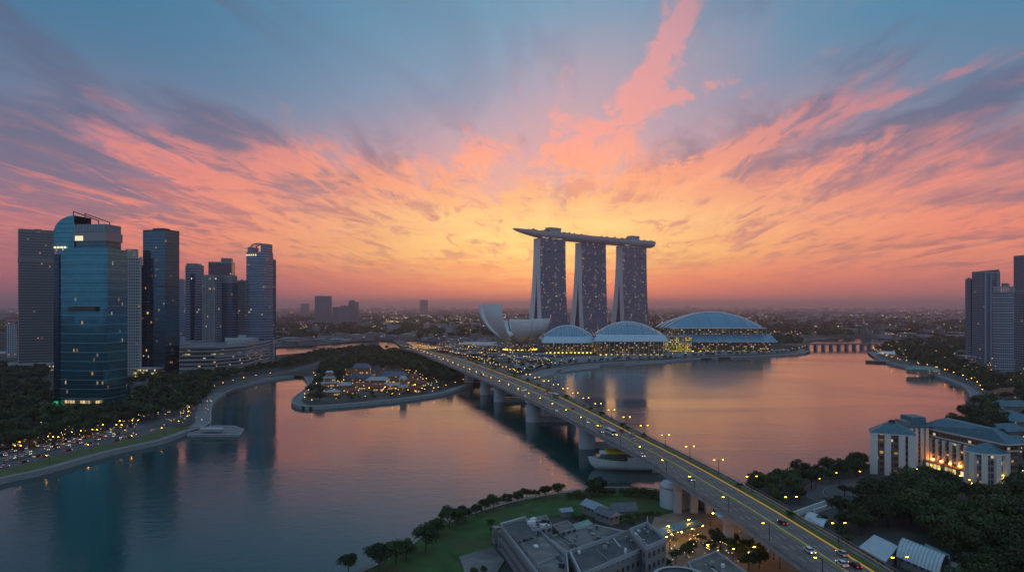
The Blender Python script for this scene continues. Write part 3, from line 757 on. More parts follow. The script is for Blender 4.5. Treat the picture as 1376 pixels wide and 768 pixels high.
for k in range(14):
    a = math.pi * (1 + k / 13); MB().box((w * .49 * math.cos(a), dp * .49 * math.sin(a), H + 3), (1.4, 1.4, 6), pale_concrete).build('crown_post', T)
MB().prism(scale_poly(pl, 1.0), H + 6, H + 7.2, pale_concrete, dark_roof, bottom=True).build('crown_ring', T); roof_plant(T, w * .8, dp * .8, H + 7, 2, 6)
T, w, dp, d, H = simple_tower(1364, 1392, 497, 392, 6, .9, res_wall, 'dark blue apartment block adjoining the round-fronted tower on its right', name='apartment_tower')
T, w, dp, d, H = simple_tower(1362, 1400, 484, 344, 4, .9, res_wall, 'tallest right-bank tower, rising behind the round-fronted one', name='apartment_tower')
MB().box((-w * .2, -dp / 2 - .4, H * .86), (w * .3, 1.4, H * .2), pbr('copper_panel', (.22, .13, .10), .4, .4)).build('copper_panel', T)
x, y = at(1318, 486); T = thing('tower_podium', 'low podium with lit arcade at the foot of the blue-grey apartment towers', 'building', (x, y, GZ), R(8))
block('podium', T, 60, 24, 0, 9, shop_bands, grey_roof); MB().box((0, 0, 9.6), (64, 28, 1.2), pale_concrete).build('roof', T)

# ------------------------------------------------------------------ blocks standing far off
far_wall = facade('far_flats', (.06, .06, .08), (.22, .20, .22), 4, 4, .45, .35, .03, (1, .75, .4), .6, .3, .1)
simple_tower(423, 446, 437, 398, 14, .5, far_wall, 'broad far-off slab block, leftmost of the distant blocks', 1, name='apartment_block', cat='apartments')
simple_tower(447, 459, 440, 413, -12, .7, far_wall, 'lower wide far-off block next to the broad slab', 1, name='apartment_block', cat='apartments')
simple_tower(457, 469, 438, 411, 8, .7, far_wall, 'middle far-off block between the broad slab and the pointed one', 1, name='apartment_block', cat='apartments')
T, w, dp, d, H = simple_tower(468, 482, 437, 406, 20, .8, far_wall, 'pointed far-off block with a stepped top', 1, name='apartment_block', cat='apartments')
block('stepped_top', T, w * .5, dp * .5, H, top_h(403, d), far_wall, cx=-w * .15)
simple_tower(564, 575, 424, 403, 10, .8, far_wall, 'solitary far-off block on the wooded ridge', 1, name='apartment_block', cat='apartments')
simple_tower(404, 416, 425, 408, 0, .8, far_wall, 'faint far-off block at the horizon right of the arched tower', 1, name='apartment_block', cat='apartments')

# ------------------------------------------------------------------ the three leaning towers and the sky deck
rx, ry = 0.755, 0.656; qx_, qy_ = -0.656, 0.755
hotel_glass = facade('hotel_tower_glass', (.06, .095, .17), (.125, .145, .195), 4.4, 3.2, .42, .42, .145, (1.0, .58, .15), 1.6, .22, .45, group=1.0, columns=.24)
mauve_conc = pbr('mauve_concrete', (.66, .60, .62), .7, vary=.06, vscale=.02)
TH = 272.0
for (X0, Y0, L, lab) in ((112, 1866, 98, 'leftmost of the three leaning hotel towers under the sky deck'), (240, 1998, 106, 'middle of the three leaning hotel towers under the sky deck'), (377, 2096, 116, 'rightmost of the three leaning hotel towers under the sky deck')):
    T = thing('hotel_tower', lab, 'tower', (X0, Y0, GZ), math.atan2(ry, rx), 'leaning hotel towers')
    sf = lambda t_: -11 * (1 - t_) ** 2.2
    sfb = lambda t_: sf(t_) + 12.5 + 4 * (1 - t_)
    so = lambda t_: 25 + 28 * (1 - t_) ** 1.9
    si = lambda t_: max(sfb(t_), so(t_) - 12.5 - 9 * (1 - t_))
    N = 26
    def slab(fa, fb, m_front, m_back, name):
        mb = MB()
        for i in range(N):
            t0, t1 = i / N, (i + 1) / N; z0, z1 = t0 * TH, t1 * TH
            a0, a1, b0, b1 = fa(t0), fa(t1), fb(t0), fb(t1)
            mb.face([(-L / 2, a0, z0), (L / 2, a0, z0), (L / 2, a1, z1), (-L / 2, a1, z1)], m_front, [(0, z0), (L, z0), (L, z1), (0, z1)])
            mb.face([(L / 2, b0, z0), (-L / 2, b0, z0), (-L / 2, b1, z1), (L / 2, b1, z1)], m_back, [(0, z0), (L, z0), (L, z1), (0, z1)])
            mb.face([(-L / 2, b0, z0), (-L / 2, a0, z0), (-L / 2, a1, z1), (-L / 2, b1, z1)], mauve_conc)
            mb.face([(L / 2, a0, z0), (L / 2, b0, z0), (L / 2, b1, z1), (L / 2, a1, z1)], mauve_conc)
        mb.face([(-L / 2, fa(1), TH), (L / 2, fa(1), TH), (L / 2, fb(1), TH), (-L / 2, fb(1), TH)], dark_roof)
        return mb.build(name, T)
    slab(sf, sfb, hotel_glass, hotel_glass, 'front_slab'); slab(si, so, hotel_glass, hotel_glass, 'rear_slab')
    mb = MB()
    for i in range(13):
        t0, t1 = i / N, (i + 1) / N
        mb.face([(-L / 2 + 5, si(t0) , t0 * TH), (-L / 2 + 5, sfb(t0), t0 * TH), (-L / 2 + 5, sfb(t1), t1 * TH), (-L / 2 + 5, si(t1), t1 * TH)], navy_grid, [(0, t0 * TH), (30, t0 * TH), (30, t1 * TH), (0, t1 * TH)])
    mb.build('atrium_glass', T)
    for (z, hh) in ((238, 3.0),): MB().box((1.5, sf(.87) + 5, z), (L - 8, 11.6, hh), navy_grid).build('sky_lobby_band', T)
    for k, (xc, ww) in enumerate(((-L * .26, L * .26), (L * .18, L * .42))):
        MB().box((xc, 8, TH + 2.5), (ww, 12, 5), pale_concrete).build('crown_block', T)
        MB().box((xc, 1.8, TH + 3.6), (ww * .96, .5, 1.6), lamp_mat('crown_glow', (1, .82, .6), .8)).build('crown_light', T)
    for sx in (-1, 1): MB().tube((sx * L * .38, 10, TH), (sx * L * .30, 10, TH + 5.5), 2.2, 2.2, pale_concrete, 6).build('deck_strut', T)

D = thing('sky_deck', 'long boat-shaped mauve sky deck lying across the three towers', 'sky deck', (112 + 12 * qx_, 1866 + 12 * qy_, 0), math.atan2(ry, rx))
A0, A1 = -142.0, 452.0; zd = lambda a: 292.5 + 1.6 * max(0, (0.35 - a) / .35) ** 2 + 1.0 * a
def hw(a):
    x = a * (A1 - A0)
    return 21.0 * min(1.0, (x / 150.0 + .0005) ** .62) * min(1.0, max(0.0, (A1 - A0 - x) / 14.0) ** .5 + .02)
def dep(a):
    x = a * (A1 - A0)
    return 18.5 * min(1.0, (x / 110.0 + .002) ** .62) * min(1.0, max(0.0, (A1 - A0 - x) / 12.0) ** .5 + .05)
def bow(a): return 10 * math.sin(math.pi * a) - 5
def hull(a, b):
    th = math.pi * b; w_ = hw(a)
    return (A0 + (A1 - A0) * a, bow(a) - w_ * math.cos(th), zd(a) - dep(a) * math.sin(th) ** .8)
hull_m = pbr('deck_hull', (.52, .45, .49), .5, .1)
MB().grid(hull, 70, 14, hull_m, (594, 40)).build('hull', D, smooth=True)
MB().grid(lambda a, b: (A0 + (A1 - A0) * a, bow(a) + hw(a) * (2 * b - 1), zd(a) - .4), 60, 2, pbr('deck_floor', (.2, .18, .16), .8, vary=.3, vscale=.05)).build('deck_floor', D)
mb = MB()
for sg in (-1, 1): mb.path([(A0 + (A1 - A0) * a, bow(a) + sg * hw(a), zd(a) + .8) for a in np.linspace(.01, .99, 40)], .8, hull_m, 5)
mb.build('rim_rail', D)
for (a, ww, hh) in ((.265, 44, 13), (.842, 38, 13)):
    x = A0 + (A1 - A0) * a
    MB().prism(rect(ww, 22, x, bow(a), 2.5), zd(a) - .4, zd(a) + hh, facade('pavilion_wall', (.2, .22, .27), (.36, .36, .40), 4, 4, .3, .3, .06, (1, .8, .5), .6, .3, .2), pale_concrete).build('roof_pavilion', D)
    MB().prism(rect(ww * 1.06, 25, x, bow(a), 3), zd(a) + hh, zd(a) + hh + 1.5, pale_concrete, bottom=True).build('pavilion_roof', D)

# ------------------------------------------------------------------ lotus-shaped museum
petal_m = pbr('petal_white', (.84, .82, .83), .42, vary=.05, vscale=.04)
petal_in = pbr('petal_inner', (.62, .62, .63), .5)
cx, cy0 = at(699, 472); M = thing('lotus_museum', 'white lotus-shaped museum with two tall petals rising on its left', 'museum', (cx, cy0 + 60, GZ), 0)
ZB = 13.0
def petal(phi, Rm, Hh, dphi, s1=1.0, th=2.6, skew=0.0):
    mb = MB()
    def surf(off):
        def fn(a, b):
            sA = (0.05 + (s1 - .05) * b) * math.pi / 2
            r_ = (Rm - off) * math.sin(sA) ; z = ZB + off * math.cos(sA) + (Hh) * (1 - math.cos(sA)) ** .92
            wdt = dphi * (0.52 + .48 * math.sin(min(1, b * 1.15) * math.pi / 2))
            ph_ = phi + wdt * (2 * a - 1) + skew * b
            z += skew * 8 * b * (2 * a - 1)
            return (r_ * math.cos(ph_), r_ * math.sin(ph_), z)
        return fn
    o_, i_ = surf(0.0), surf(th)
    n = 10
    mb.grid(o_, n, 14, petal_m); mb.grid(i_, n, 14, petal_in, flip=True)
    for k in range(14):
        b0, b1 = k / 14, (k + 1) / 14
        mb.face([o_(0, b1), o_(0, b0), i_(0, b0), i_(0, b1)], petal_in); mb.face([o_(1, b0), o_(1, b1), i_(1, b1), i_(1, b0)], petal_in)
    for k in range(n):
        a0, a1 = k / n, (k + 1) / n
        mb.face([o_(a0, 1), i_(a0, 1), i_(a1, 1), o_(a1, 1)], petal_in)
    return mb.build('petal', M, smooth=True)
petal(R(163), 84, 79, .36)
petal(R(222), 78, 80, .40, skew=-.06)
petal(R(128), 66, 46, .26)
petal(R(88), 64, 48, .40)
petal(R(45), 61, 48, .44)
petal(R(3), 62, 50, .44)
petal(R(-40), 62, 51, .46)
petal(R(-86), 58, 46, .40)
MB().lathe((0, 0, 0), [(0.01, ZB + 25), (20, ZB + 24), (36, ZB + 20), (38, ZB + 17)], petal_in, 24).build('inner_roof', M, smooth=True)
MB().lathe((-8, -16, 0), [(0.01, ZB + 25.5), (9, ZB + 25.5), (9, ZB + 22)], dark_metal, 14).build('oculus', M)
for k in range(16):
    a = 2 * math.pi * k / 16; MB().tube((26 * math.cos(a), 26 * math.sin(a), 0), (14 * math.cos(a + .3), 14 * math.sin(a + .3), ZB + 4), .9, .9, pale_concrete, 6).build('column', M)
MB().lathe((0, 0, 0), [(30, 0), (30, 7), (24, 9)], facade('museum_lobby', (.5, .4, .1), (.1, .09, .05), 3.5, 3, .2, .2, .4, (1, .85, .2), 1.1, .3, 0, group=1.0), 24).build('lobby_glass', M)
for k in range(14):
    a = math.pi + math.pi * k / 13; MB().box((34 * math.cos(a), 34 * math.sin(a), 1.2), (3.0, 1.2, 2.0), lamp_mat('yellow_uplight', (1, .70, .10), 2.2)).build('uplight', M)

# ------------------------------------------------------------------ domed halls along the water
roof_glass = facade('diagrid_roof', (.08, .24, .36), (.24, .36, .45), 7, 5, .14, .10, 0, grough=.22, gmetal=.6, frough=.5)
ribbed_blue = facade('ribbed_blue_roof', (.11, .29, .40), (.17, .35, .46), 60, 4.5, .02, .14, 0, grough=.35, gmetal=.4, frough=.5)
canopy_m = pbr('canopy_blue_grey', (.40, .49, .56), .45, .2)
hall_wall = facade('hall_glass_wall', (.16, .13, .06), (.05, .05, .05), 4.0, 3.5, .3, .3, .20, (1, .62, .10), 0.75, .3, .2, group=1.0)
atrium_wall = facade('bright_atrium_wall', (.5, .4, .1), (.12, .1, .04), 3.5, 3, .25, .25, .40, (1, .70, .09), 1.2, .3, 0, group=1.0)
def hall(u0, u1, vb, v_eave, v_can, v_top, depth, label, lean=0.0, name='domed_hall'):
    d = d_of(vb); w = (u1 - u0) / F * (d + 14); xc, _ = at_d((u0 + u1) / 2, d + 14)
    T = thing(name, label, 'hall', (xc, d + 14, GZ), R(-3))
    ze = z_of(v_eave, d) - GZ; zt = z_of(v_top, d + depth * .4) - GZ
    cr = z_of(v_can, d + 20) - GZ - ze; arc = lambda a: max(0.0, 1 - (2 * a - 1) ** 2) ** 1.05
    def roof(a, b):
        k = math.sin(min(1.0, b / .55) * math.pi / 2) if b < .55 else math.cos((b - .55) / .45 * math.pi / 2 * .9)
        return (-w / 2 + w * a, b * depth * (0.5 + .5 * arc(a)) + (1 - arc(a)) * 6, ze + cr + (zt - ze - cr) * arc(a) * k)
    MB().grid(roof, 30, 14, roof_glass, (w, depth)).build('roof_shell', T, smooth=True)
    mb = MB(); mb.path([Vector(roof(a, .55)) + Vector((0, 0, .8)) for a in np.linspace(0, 1, 31)], 1.6, white_paint, 6); mb.build('rim_arch', T)
    for k in range(9):
        a = .1 + .8 * k / 8; MB().path([Vector(roof(a, b)) + Vector((0, 0, .4)) for b in np.linspace(0, .55, 8)], .55, pale_concrete, 4).build('roof_rib', T)
    mb = MB()
    def can(a, b):
        e = .05 * w * (1 - b); yb = -16 * (1 - b) * (1 - .5 * (2 * a - 1) ** 4)
        return (-w / 2 - e + (w + 2 * e) * a, yb + 6 * b * (1 - arc(a)), ze + cr * b + .3)
    mb.grid(can, 20, 4, canopy_m)
    mb.grid(lambda a, b: tuple(Vector(can(a, b)) - Vector((0, 0, 1.2))), 20, 4, pale_concrete, flip=True)
    mb.grid(lambda a, b: tuple(Vector(can(a, 0)) - Vector((0, 0, 1.2 * (1 - b)))), 20, 1, pale_concrete)
    mb.build('front_canopy', T)
    MB().prism(rect(w * .96, depth * .75, 0, depth * .36), 0, ze + .2, hall_wall, grey_roof).build('glass_wall', T)
    for k in range(14): MB().box((-w * .46 + w * .92 * k / 13, -13, ze / 2), (1.0, 1.0, ze), pale_concrete).build('column', T)
    for k in range(12): MB().box((-w * .45 + w * .9 * k / 11, -9, 1.5), (3.2, 1, 2.0), lamp_mat('yellow_uplight', (1, .70, .10), 2.2)).build('uplight', T)
    return T, w, d, ze
hall(731, 797, 475, 460.5, 452, 438.5, 95, 'smallest blue domed hall, right beside the lotus museum')
hall(802, 893, 478, 458.5, 449.5, 433.5, 110, 'middle blue domed hall with a wide pale canopy')
# big two-tier exhibition hall
d = d_of(473); w = 150 / F * d; xc, _ = at_d(962, d)
T = thing('exhibition_hall', 'large two-tier exhibition hall under one long blue arched roof', 'hall', (xc, d + 10, GZ), R(-3))
za, zb, zc, zt = [z_of(v, d + 30) - GZ for v in (458, 449, 441, 423)]
def can2(a, b): return (-w * .30 + w * .84 * a - (1 - b) * 4 + 8 * (1 - b) * a, -4 + 34 * b, za + (zb - za) * b)
mb = MB(); mb.grid(can2, 16, 4, ribbed_blue, (w * .8, 34)); mb.grid(lambda a, b: tuple(Vector(can2(a, b)) - Vector((0, 0, 1.4))), 16, 4, pale_concrete, flip=True)
mb.grid(lambda a, b: tuple(Vector(can2(a, 0)) - Vector((0, 0, 1.4 * (1 - b)))), 16, 1, pale_concrete); mb.build('lower_canopy', T)
MB().prism(rect(w * .80, 70, w * .11, 42), 0, za - .5, hall_wall, grey_roof).build('lower_glass_wall', T)
MB().prism(rect(w * .80, 60, w * .08, 62), za - .5, zc - .5, hall_wall, grey_roof).build('upper_glass_wall', T)
arc = lambda a: max(0.0, 1 - abs(2 * a - 1) ** 2.0)
def roof2(a, b):
    k = math.sin(min(1.0, b / .6) * math.pi / 2) if b < .6 else 1.0 - .35 * ((b - .6) / .4) ** 2
    return (-w * .36 + w * .86 * a - 14 * (1 - a) * b, 26 + 80 * b * (.55 + .45 * arc(a)), zc + (zt - zc + 4) * arc(a) * k)
MB().grid(roof2, 40, 14, ribbed_blue, (w * .86, 55)).build('arched_roof', T, smooth=True)
for o_ in (0.0, .06, .12):
    MB().path([Vector(roof2(a, .6 + o_ * 2.2)) + Vector((-o_ * 110 * (1 - a), 0, 1.2)) for a in np.linspace(0, .99, 40)], 1.5, white_paint, 6).build('rim_arch', T)
MB().path([Vector(roof2(a, 0)) + Vector((0, 0, .3)) for a in np.linspace(0, 1, 30)], .9, white_paint, 5).build('eave_beam', T)
for k in range(22): MB().box((-w * .28 + w * .78 * k / 21, 27, (za + zc) / 2 + 1), (.9, .9, zc - za - 2), pale_concrete).build('column', T)
for k in range(12): MB().box((-w * .26 + w * .74 * k / 11, -2, 1.4), (2.6, 1, 1.6), lamp_mat('yellow_uplight', (1, .70, .10), 2.2)).build('uplight', T)
def atrium(u0, u1, vb, vt, label, mat=atrium_wall):
    d = d_of(vb); w = (u1 - u0) / F * d; xc, _ = at_d((u0 + u1) / 2, d); h = z_of(vt, d) - GZ
    T = thing('lit_atrium', label, 'building', (xc, d + 10, GZ), 0)
    MB().prism(rect(w, 34, 0, 17, 3), 0, h, mat, grey_roof).build('glass_wall', T)
    MB().prism(rect(w * 1.05, 38, 0, 17, 3), h, h + 1.5, pale_concrete, bottom=True).build('roof', T)
    for k in range(5): MB().box((-w * .45 + w * .9 * k / 4, -.6, h / 2), (1, 1.4, h), pale_concrete).build('column', T)
atrium(893, 932, 473, 453, 'glowing yellow glass atrium between the middle dome and the exhibition hall')
atrium(792, 814, 474, 456, 'glowing yellow glass atrium between the two blue domed halls')
atrium(640, 668, 474, 465, 'low glowing glass arcade left of the lotus museum', hall_wall)
# low flat pavilion left of the museum
x, y = at(642, 466); T = thing('low_pavilion', 'low pavilion with a broad pinkish flat roof left of the lotus museum', 'building', (x, y, GZ), R(-6))
block('wall', T, 66, 90, 0, 7, hall_wall, grey_roof); MB().prism(rect(74, 104, 0, 0, 8), 7, 8.6, pbr('pale_pink_roof', (.46, .42, .42), .6), bottom=True).build('roof', T)
# stepped waterfront terraces and jetties
def slab_px(name, label, cat, px, z0, z1, m, top=None):
    mb = MB(); mb.prism([at(u, v, z1) for u, v in px], z0, z1, m, top, bottom=True); return tag(mb.build(name), label, cat)
slab_px('jetty', 'long grey floating jetty beside the far end of the bridge', 'jetty', [(690, 511.5), (744, 501.5), (748, 497), (735, 496), (686, 505)], -.5, 2.2, pale_concrete, paving)
slab_px('landing_stage', 'low dark landing stage jutting out before the middle domed hall', 'jetty', [(838, 489.5), (902, 486), (914, 483.5), (902, 481), (842, 484)], -.5, 1.6, concrete, paving)
slab_px('landing_stage', 'short landing stage before the smallest domed hall', 'jetty', [(752, 499.5), (806, 493), (806, 489), (758, 492)], -.5, 1.6, concrete, paving)
slab_px('waterfront_terrace', 'curved grey terrace along the water before the domed halls', 'terrace', [(700, 497), (760, 486), (850, 480.5), (960, 476), (1080, 471), (1080, 468.5), (960, 471), (850, 475), (760, 479), (690, 490)], GZ, 4.6, pale_concrete, paving)

# ------------------------------------------------------------------ the bridge
DZ = 17.0
Lp = [(538, 467.5), (560, 473.5), (600, 490), (640, 507), (700, 533), (760, 562), (820, 594), (870, 621), (905, 645), (960, 680), (1010, 715), (1060, 750), (1110, 786), (1180, 838)]
Rp = [(556, 466.5), (580, 471.5), (630, 483), (680, 500), (740, 522), (800, 551), (860, 582), (920, 612), (980, 643), (1040, 676), (1100, 711), (1160, 747), (1230, 790), (1330, 850)]
def dense(px):
    pts = smooth_line([at(u, v, DZ) for u, v in px], n=10); k = np.array(pts)
    s_ = np.concatenate([[0], np.cumsum(np.hypot(*np.diff(k, axis=0).T))]); return k, s_ / s_[-1], s_[-1]
Lk, Ls, LL = dense(Lp); Rk, Rs, RL = dense(Rp)
NB = 170
def edge(k, s_, t): return np.array([np.interp(t, s_, k[:, 0]), np.interp(t, s_, k[:, 1])])
# match sections by their distance from the camera so that the deck is cut square
Y0, Y1 = max(Lk[-1, 1], Rk[-1, 1]), min(Lk[0, 1], Rk[0, 1])
sec = []
for i in range(NB + 1):
    y = Y0 + (Y1 - Y0) * i / NB
    lx = np.interp(y, Lk[::-1, 1], Lk[::-1, 0]); rx_ = np.interp(y, Rk[::-1, 1], Rk[::-1, 0]); sec.append(((lx, y), (rx_, y)))
def bp(i, t, z=DZ):
    f = max(0.0, min(NB - 1e-6, i)); k = int(f); r_ = f - k
    a = [sec[k][0][j] * (1 - r_) + sec[k + 1][0][j] * r_ for j in (0, 1)]; b_ = [sec[k][1][j] * (1 - r_) + sec[k + 1][1][j] * r_ for j in (0, 1)]
    return (a[0] + (b_[0] - a[0]) * t, a[1] + (b_[1] - a[1]) * t, z)
def bdir(i):
    p, q = bp(i - .5, .5), bp(i + .5, .5); return math.atan2(q[1] - p[1], q[0] - p[0])
B = thing('road_bridge', 'long straight road bridge on oval piers crossing the bay', 'bridge', (0, 0, 0))
def bstrip(t0, t1, z, m, name=None, mb=None, i0=0, i1=NB, side=None):
    mb = mb or MB()
    for i in range(i0, i1):
        p = [bp(i, t0, z), bp(i, t1, z), bp(i + 1, t1, z), bp(i + 1, t0, z)]
        mb.face(p, m, [(q[0], q[1]) for q in p])
        if side:
            for tt, fl in ((t0, 1), (t1, 0)):
                q = [bp(i, tt, z - side), bp(i + 1, tt, z - side), bp(i + 1, tt, z), bp(i, tt, z)]
                if fl: q.reverse()
                mb.face(q, m)
    return mb.build(name, B) if name else mb
road_m = pbr('bridge_asphalt', (0.095, 0.09, 0.095), .8, vary=.35, vscale=.10, stain=(.065, .062, .066, 1))
mb = bstrip(0, 1, DZ - .05, concrete, mb=None, side=1.1)
for i in range(NB): mb.face([bp(i, 1, DZ - 1.15), bp(i, 0, DZ - 1.15), bp(i + 1, 0, DZ - 1.15), bp(i + 1, 1, DZ - 1.15)], concrete)
mb.build('deck_slab', B)
mb = MB(); bstrip(.16, .38, DZ - 3.0, concrete, mb=mb, side=0); bstrip(.62, .84, DZ - 3.0, concrete, mb=mb)
for t0, t1 in ((.16, .38), (.62, .84)):
    for i in range(NB):
        for tt in (t0, t1): mb.face([bp(i, tt, DZ - 3), bp(i + 1, tt, DZ - 3), bp(i + 1, tt, DZ - 1.1), bp(i, tt, DZ - 1.1)], concrete)
mb.build('box_girder', B)
def lane_mat():
    m = bpy.data.materials.new('worn_lanes'); m.use_nodes = True; t = NT(m.node_tree); uvn = t.n('ShaderNodeUVMap'); uvn.uv_map = 'UVMap'; u, v, _ = t.sep(uvn.outputs[0])
    n1 = t.noise(t.vec(u * 1.1, v * .012, 0.0), 1.0, 5, .65); n2 = t.noise(t.vec(u * .35, v * .35, 3.0), 1.0, 6, .65); n3 = t.noise(t.vec(u * .3, v * .02, 9.0), 1.0, 3, .6)
    f_ = n1 * .65 + n2 * .35
    c = t.ramp(f_, [(.34, (.052, .046, .044, 1)), (.5, (.092, .082, .076, 1)), (.66, (.16, .142, .128, 1))], 'LINEAR')
    c = t.mix(t.sstep(n3, .5, .62, 0.0, .6), c, (.13, .115, .09, 1))
    b = t.n('ShaderNodeBsdfPrincipled'); t.put(b.inputs['Base Color'], c); t.put(b.inputs['Roughness'], n1 * .3 + .5); o = t.n('ShaderNodeOutputMaterial'); t.put(o.inputs[0], b.outputs[0]); return m
lanes_m = lane_mat()
for t0, t1 in ((.045, .45), (.50, .80)):
    mb = MB(); Ld = 0.0
    for i in range(NB):
        a_, b_ = bp(i, t0, DZ + .01), bp(i, t1, DZ + .01); c_2, d_2 = bp(i + 1, t1, DZ + .01), bp(i + 1, t0, DZ + .01)
        wd = math.hypot(b_[0] - a_[0], b_[1] - a_[1]); st = math.hypot(d_2[0] - a_[0], d_2[1] - a_[1])
        mb.face([a_, b_, c_2, d_2], lanes_m, [(t0 * 30, Ld), (t1 * 30, Ld), (t1 * 30, Ld + st), (t0 * 30, Ld + st)]); Ld += st
    mb.build('carriageway', B)
bstrip(.455, .495, DZ + .30, pbr('yellow_kerb', (.42, .30, .05), .7, vary=.2), 'median_kerb', side=.3)
soil = pbr('planter_hedge', (.085, .09, .02), .95, vary=.5, vscale=.6, bump=.6)
bstrip(.825, .925, DZ + .45, soil, 'planter_strip', side=.4)
bstrip(.012, .04, DZ + .2, paving, 'footway', side=.2); bstrip(.93, .985, DZ + .2, paving, 'footway', side=.2)
for t0, t1 in ((0.0, .010), (.99, 1.0)): bstrip(t0, t1, DZ + 1.0, pbr('parapet_concrete', (.20, .19, .18), .8, vary=.3, vscale=.3), 'parapet', side=1.1)
# lamp strips that give the parapets their golden line
bstrip(.0115, .0150, DZ + 1.02, amber_soft, 'parapet_light', i0=int(NB * .25)); bstrip(.9845, .9885, DZ + 1.02, amber_soft, 'parapet_light')
bstrip(.806, .810, DZ + .40, amber_soft, 'added_kerb_glow', side=.4)  # added glowing strip, raised so its sides light the lanes
line_w = pbr('road_paint', (.62, .60, .56), .6); line_y = pbr('yellow_road_paint', (.60, .42, .06), .6)
mb = MB()
for tt in (.062, .435): bstrip(tt, tt + .005, DZ + .03, line_w, mb=mb)
for tt in (.513, .79): bstrip(tt, tt + .005, DZ + .03, line_w, mb=mb)
tot = sum(math.hypot(sec[i + 1][0][0] - sec[i][0][0], sec[i + 1][0][1] - sec[i][0][1]) for i in range(NB)); per = tot / NB
for tt in (.16, .255, .345, .58, .65, .72):
    x = 0.0
    while x < NB - .8:
        mb.face([bp(x, tt, DZ + .03), bp(x, tt + .005, DZ + .03), bp(x + 4 / per, tt + .005, DZ + .03), bp(x + 4 / per, tt, DZ + .03)], line_w); x += 10.0 / per
mb.build('lane_marking', B)
x = 6.0; mb = MB()
while x < NB - 2:
    for t0, t1 in ((.046, .449), (.501, .799)): mb.face([bp(x, t0, DZ + .025), bp(x, t1, DZ + .025), bp(x + .45 / per, t1, DZ + .025), bp(x + .45 / per, t0, DZ + .025)], dark_metal)
    x += 36.0 / per
mb.build('expansion_joint', B)
# railings with posts on the bay side
mb = MB()
for tt in (.9955, .0035):
    for i in range(NB): mb.tube(bp(i, tt, DZ + 1.9), bp(i + 1, tt, DZ + 1.9), .07, .07, metal_grey, 4, False)
    x = 0
    while x < NB: mb.tube(bp(x, tt, DZ + .9), bp(x, tt, DZ + 2.0), .08, .08, metal_grey, 4); x += 3.0 / per
mb.build('railing', B)
# piers: an oval wall under each crosshead
def idx_at(u, v, z): # section whose left edge passes over this point of the water
    y = at(u, v, z)[1]; return max(0, min(NB, (y - Y0) / (Y1 - Y0) * NB))
pier_m = pbr('pier_concrete', (.40, .42, .45), .75, vary=.15, vscale=.2)
for k, (u, v, z) in enumerate(((630, 517, 0), (652, 530, 0), (671, 540, 0), (716, 567, 0), (790, 603, 0), (918, 688, GZ), (985, 740, GZ))):
    i = idx_at(u, v, z); a = bp(i, -.04); b_ = bp(i, .98); x0, y0 = (at(u, v, z) if k < 5 else a[:2])
    pr = 4.4; Lp_ = math.hypot(b_[0] - a[0], b_[1] - a[1])
    poly = [(pr * math.cos(q), pr * math.sin(q)) for q in [math.pi / 2 + math.pi * j / 12 for j in range(13)]] + [(Lp_, -pr + pr * 0), (Lp_, pr)]
    mb = MB()
    if k < 5:
        y0 += pr; x0 -= pr + .6; mb.lathe((x0 + pr + .6, y0, 0), [(pr + 1.1, -2), (pr + 1.0, 3.0), (pr + .7, DZ - 5.2), (pr + .9, DZ - 4.2), (pr + .9, DZ - 3.9), (.01, DZ - 3.9)], pier_m, 28)
        p = mb.build('pier', B, smooth=True)
        MB().prism([(x0 + pr + x * 1.0, y0 + y * .75) for x, y in poly], -2, 3.2, concrete).build('pier_footing', p)
        MB().lathe((x0 + Lp_ - 2, y0, 0), [(pr * .8, -2), (pr * .8, DZ - 3.9), (.01, DZ - 3.9)], pier_m, 20).build('rear_column', p)
    else:
        for tt in (.12, .40, .66, .9):
            q = bp(i, tt); mb.box((q[0], q[1], (DZ - 4 + z) / 2), (3.0, 2.6, DZ - 4 - z), pier_m)
        p = mb.build('pier', B)
    mb = MB(); mb.prism([(x0 + 2 + x, y0 + y) for x, y in ((0, -2.6), (Lp_ - 2, -2.6), (Lp_ - 2, 2.6), (0, 2.6))], DZ - 4.0, DZ - 1.3, pier_m,
                        poly_top=[(x0 - 1 + x, y0 + y) for x, y in ((0, -3), (Lp_, -3), (Lp_, 3), (0, 3))], bottom=True); mb.build('crosshead', p)
    for tt in (.2, .8):
        q = bp(i, tt); MB().box((q[0], q[1], DZ - 2.9), (3.5, 3.0, .5), dark_metal).build('bearing', p)
# round domed pier house standing under the near bank end
x, y = at(907, 684); T = thing('round_pier_house', 'pale round domed concrete drum under the near end of the bridge', 'pier house', (x + 1, y + 5, GZ))
MB().lathe((0, 0, 0), [(6.4, 0), (6.4, 8.6), (6.1, 9.6), (5.0, 11.0), (3.0, 12.0), (0.01, 12.3)], pbr('drum_concrete', (.42, .46, .50), .6, vary=.1, vscale=.2), 32).build('drum', T, smooth=True)
MB().lathe((0, 0, 0), [(6.55, 8.4), (6.6, 8.8), (6.4, 9.1)], concrete, 32).build('cornice', T)
MB().box((8.2, -1.5, 6.2), (3.2, 3.2, 12.4), pier_m).build('side_column', T); MB().box((12, -.5, 5.8), (2.6, 2.6, 11.6), pbr('brown_column', (.22, .15, .10), .7)).build('side_column', T)

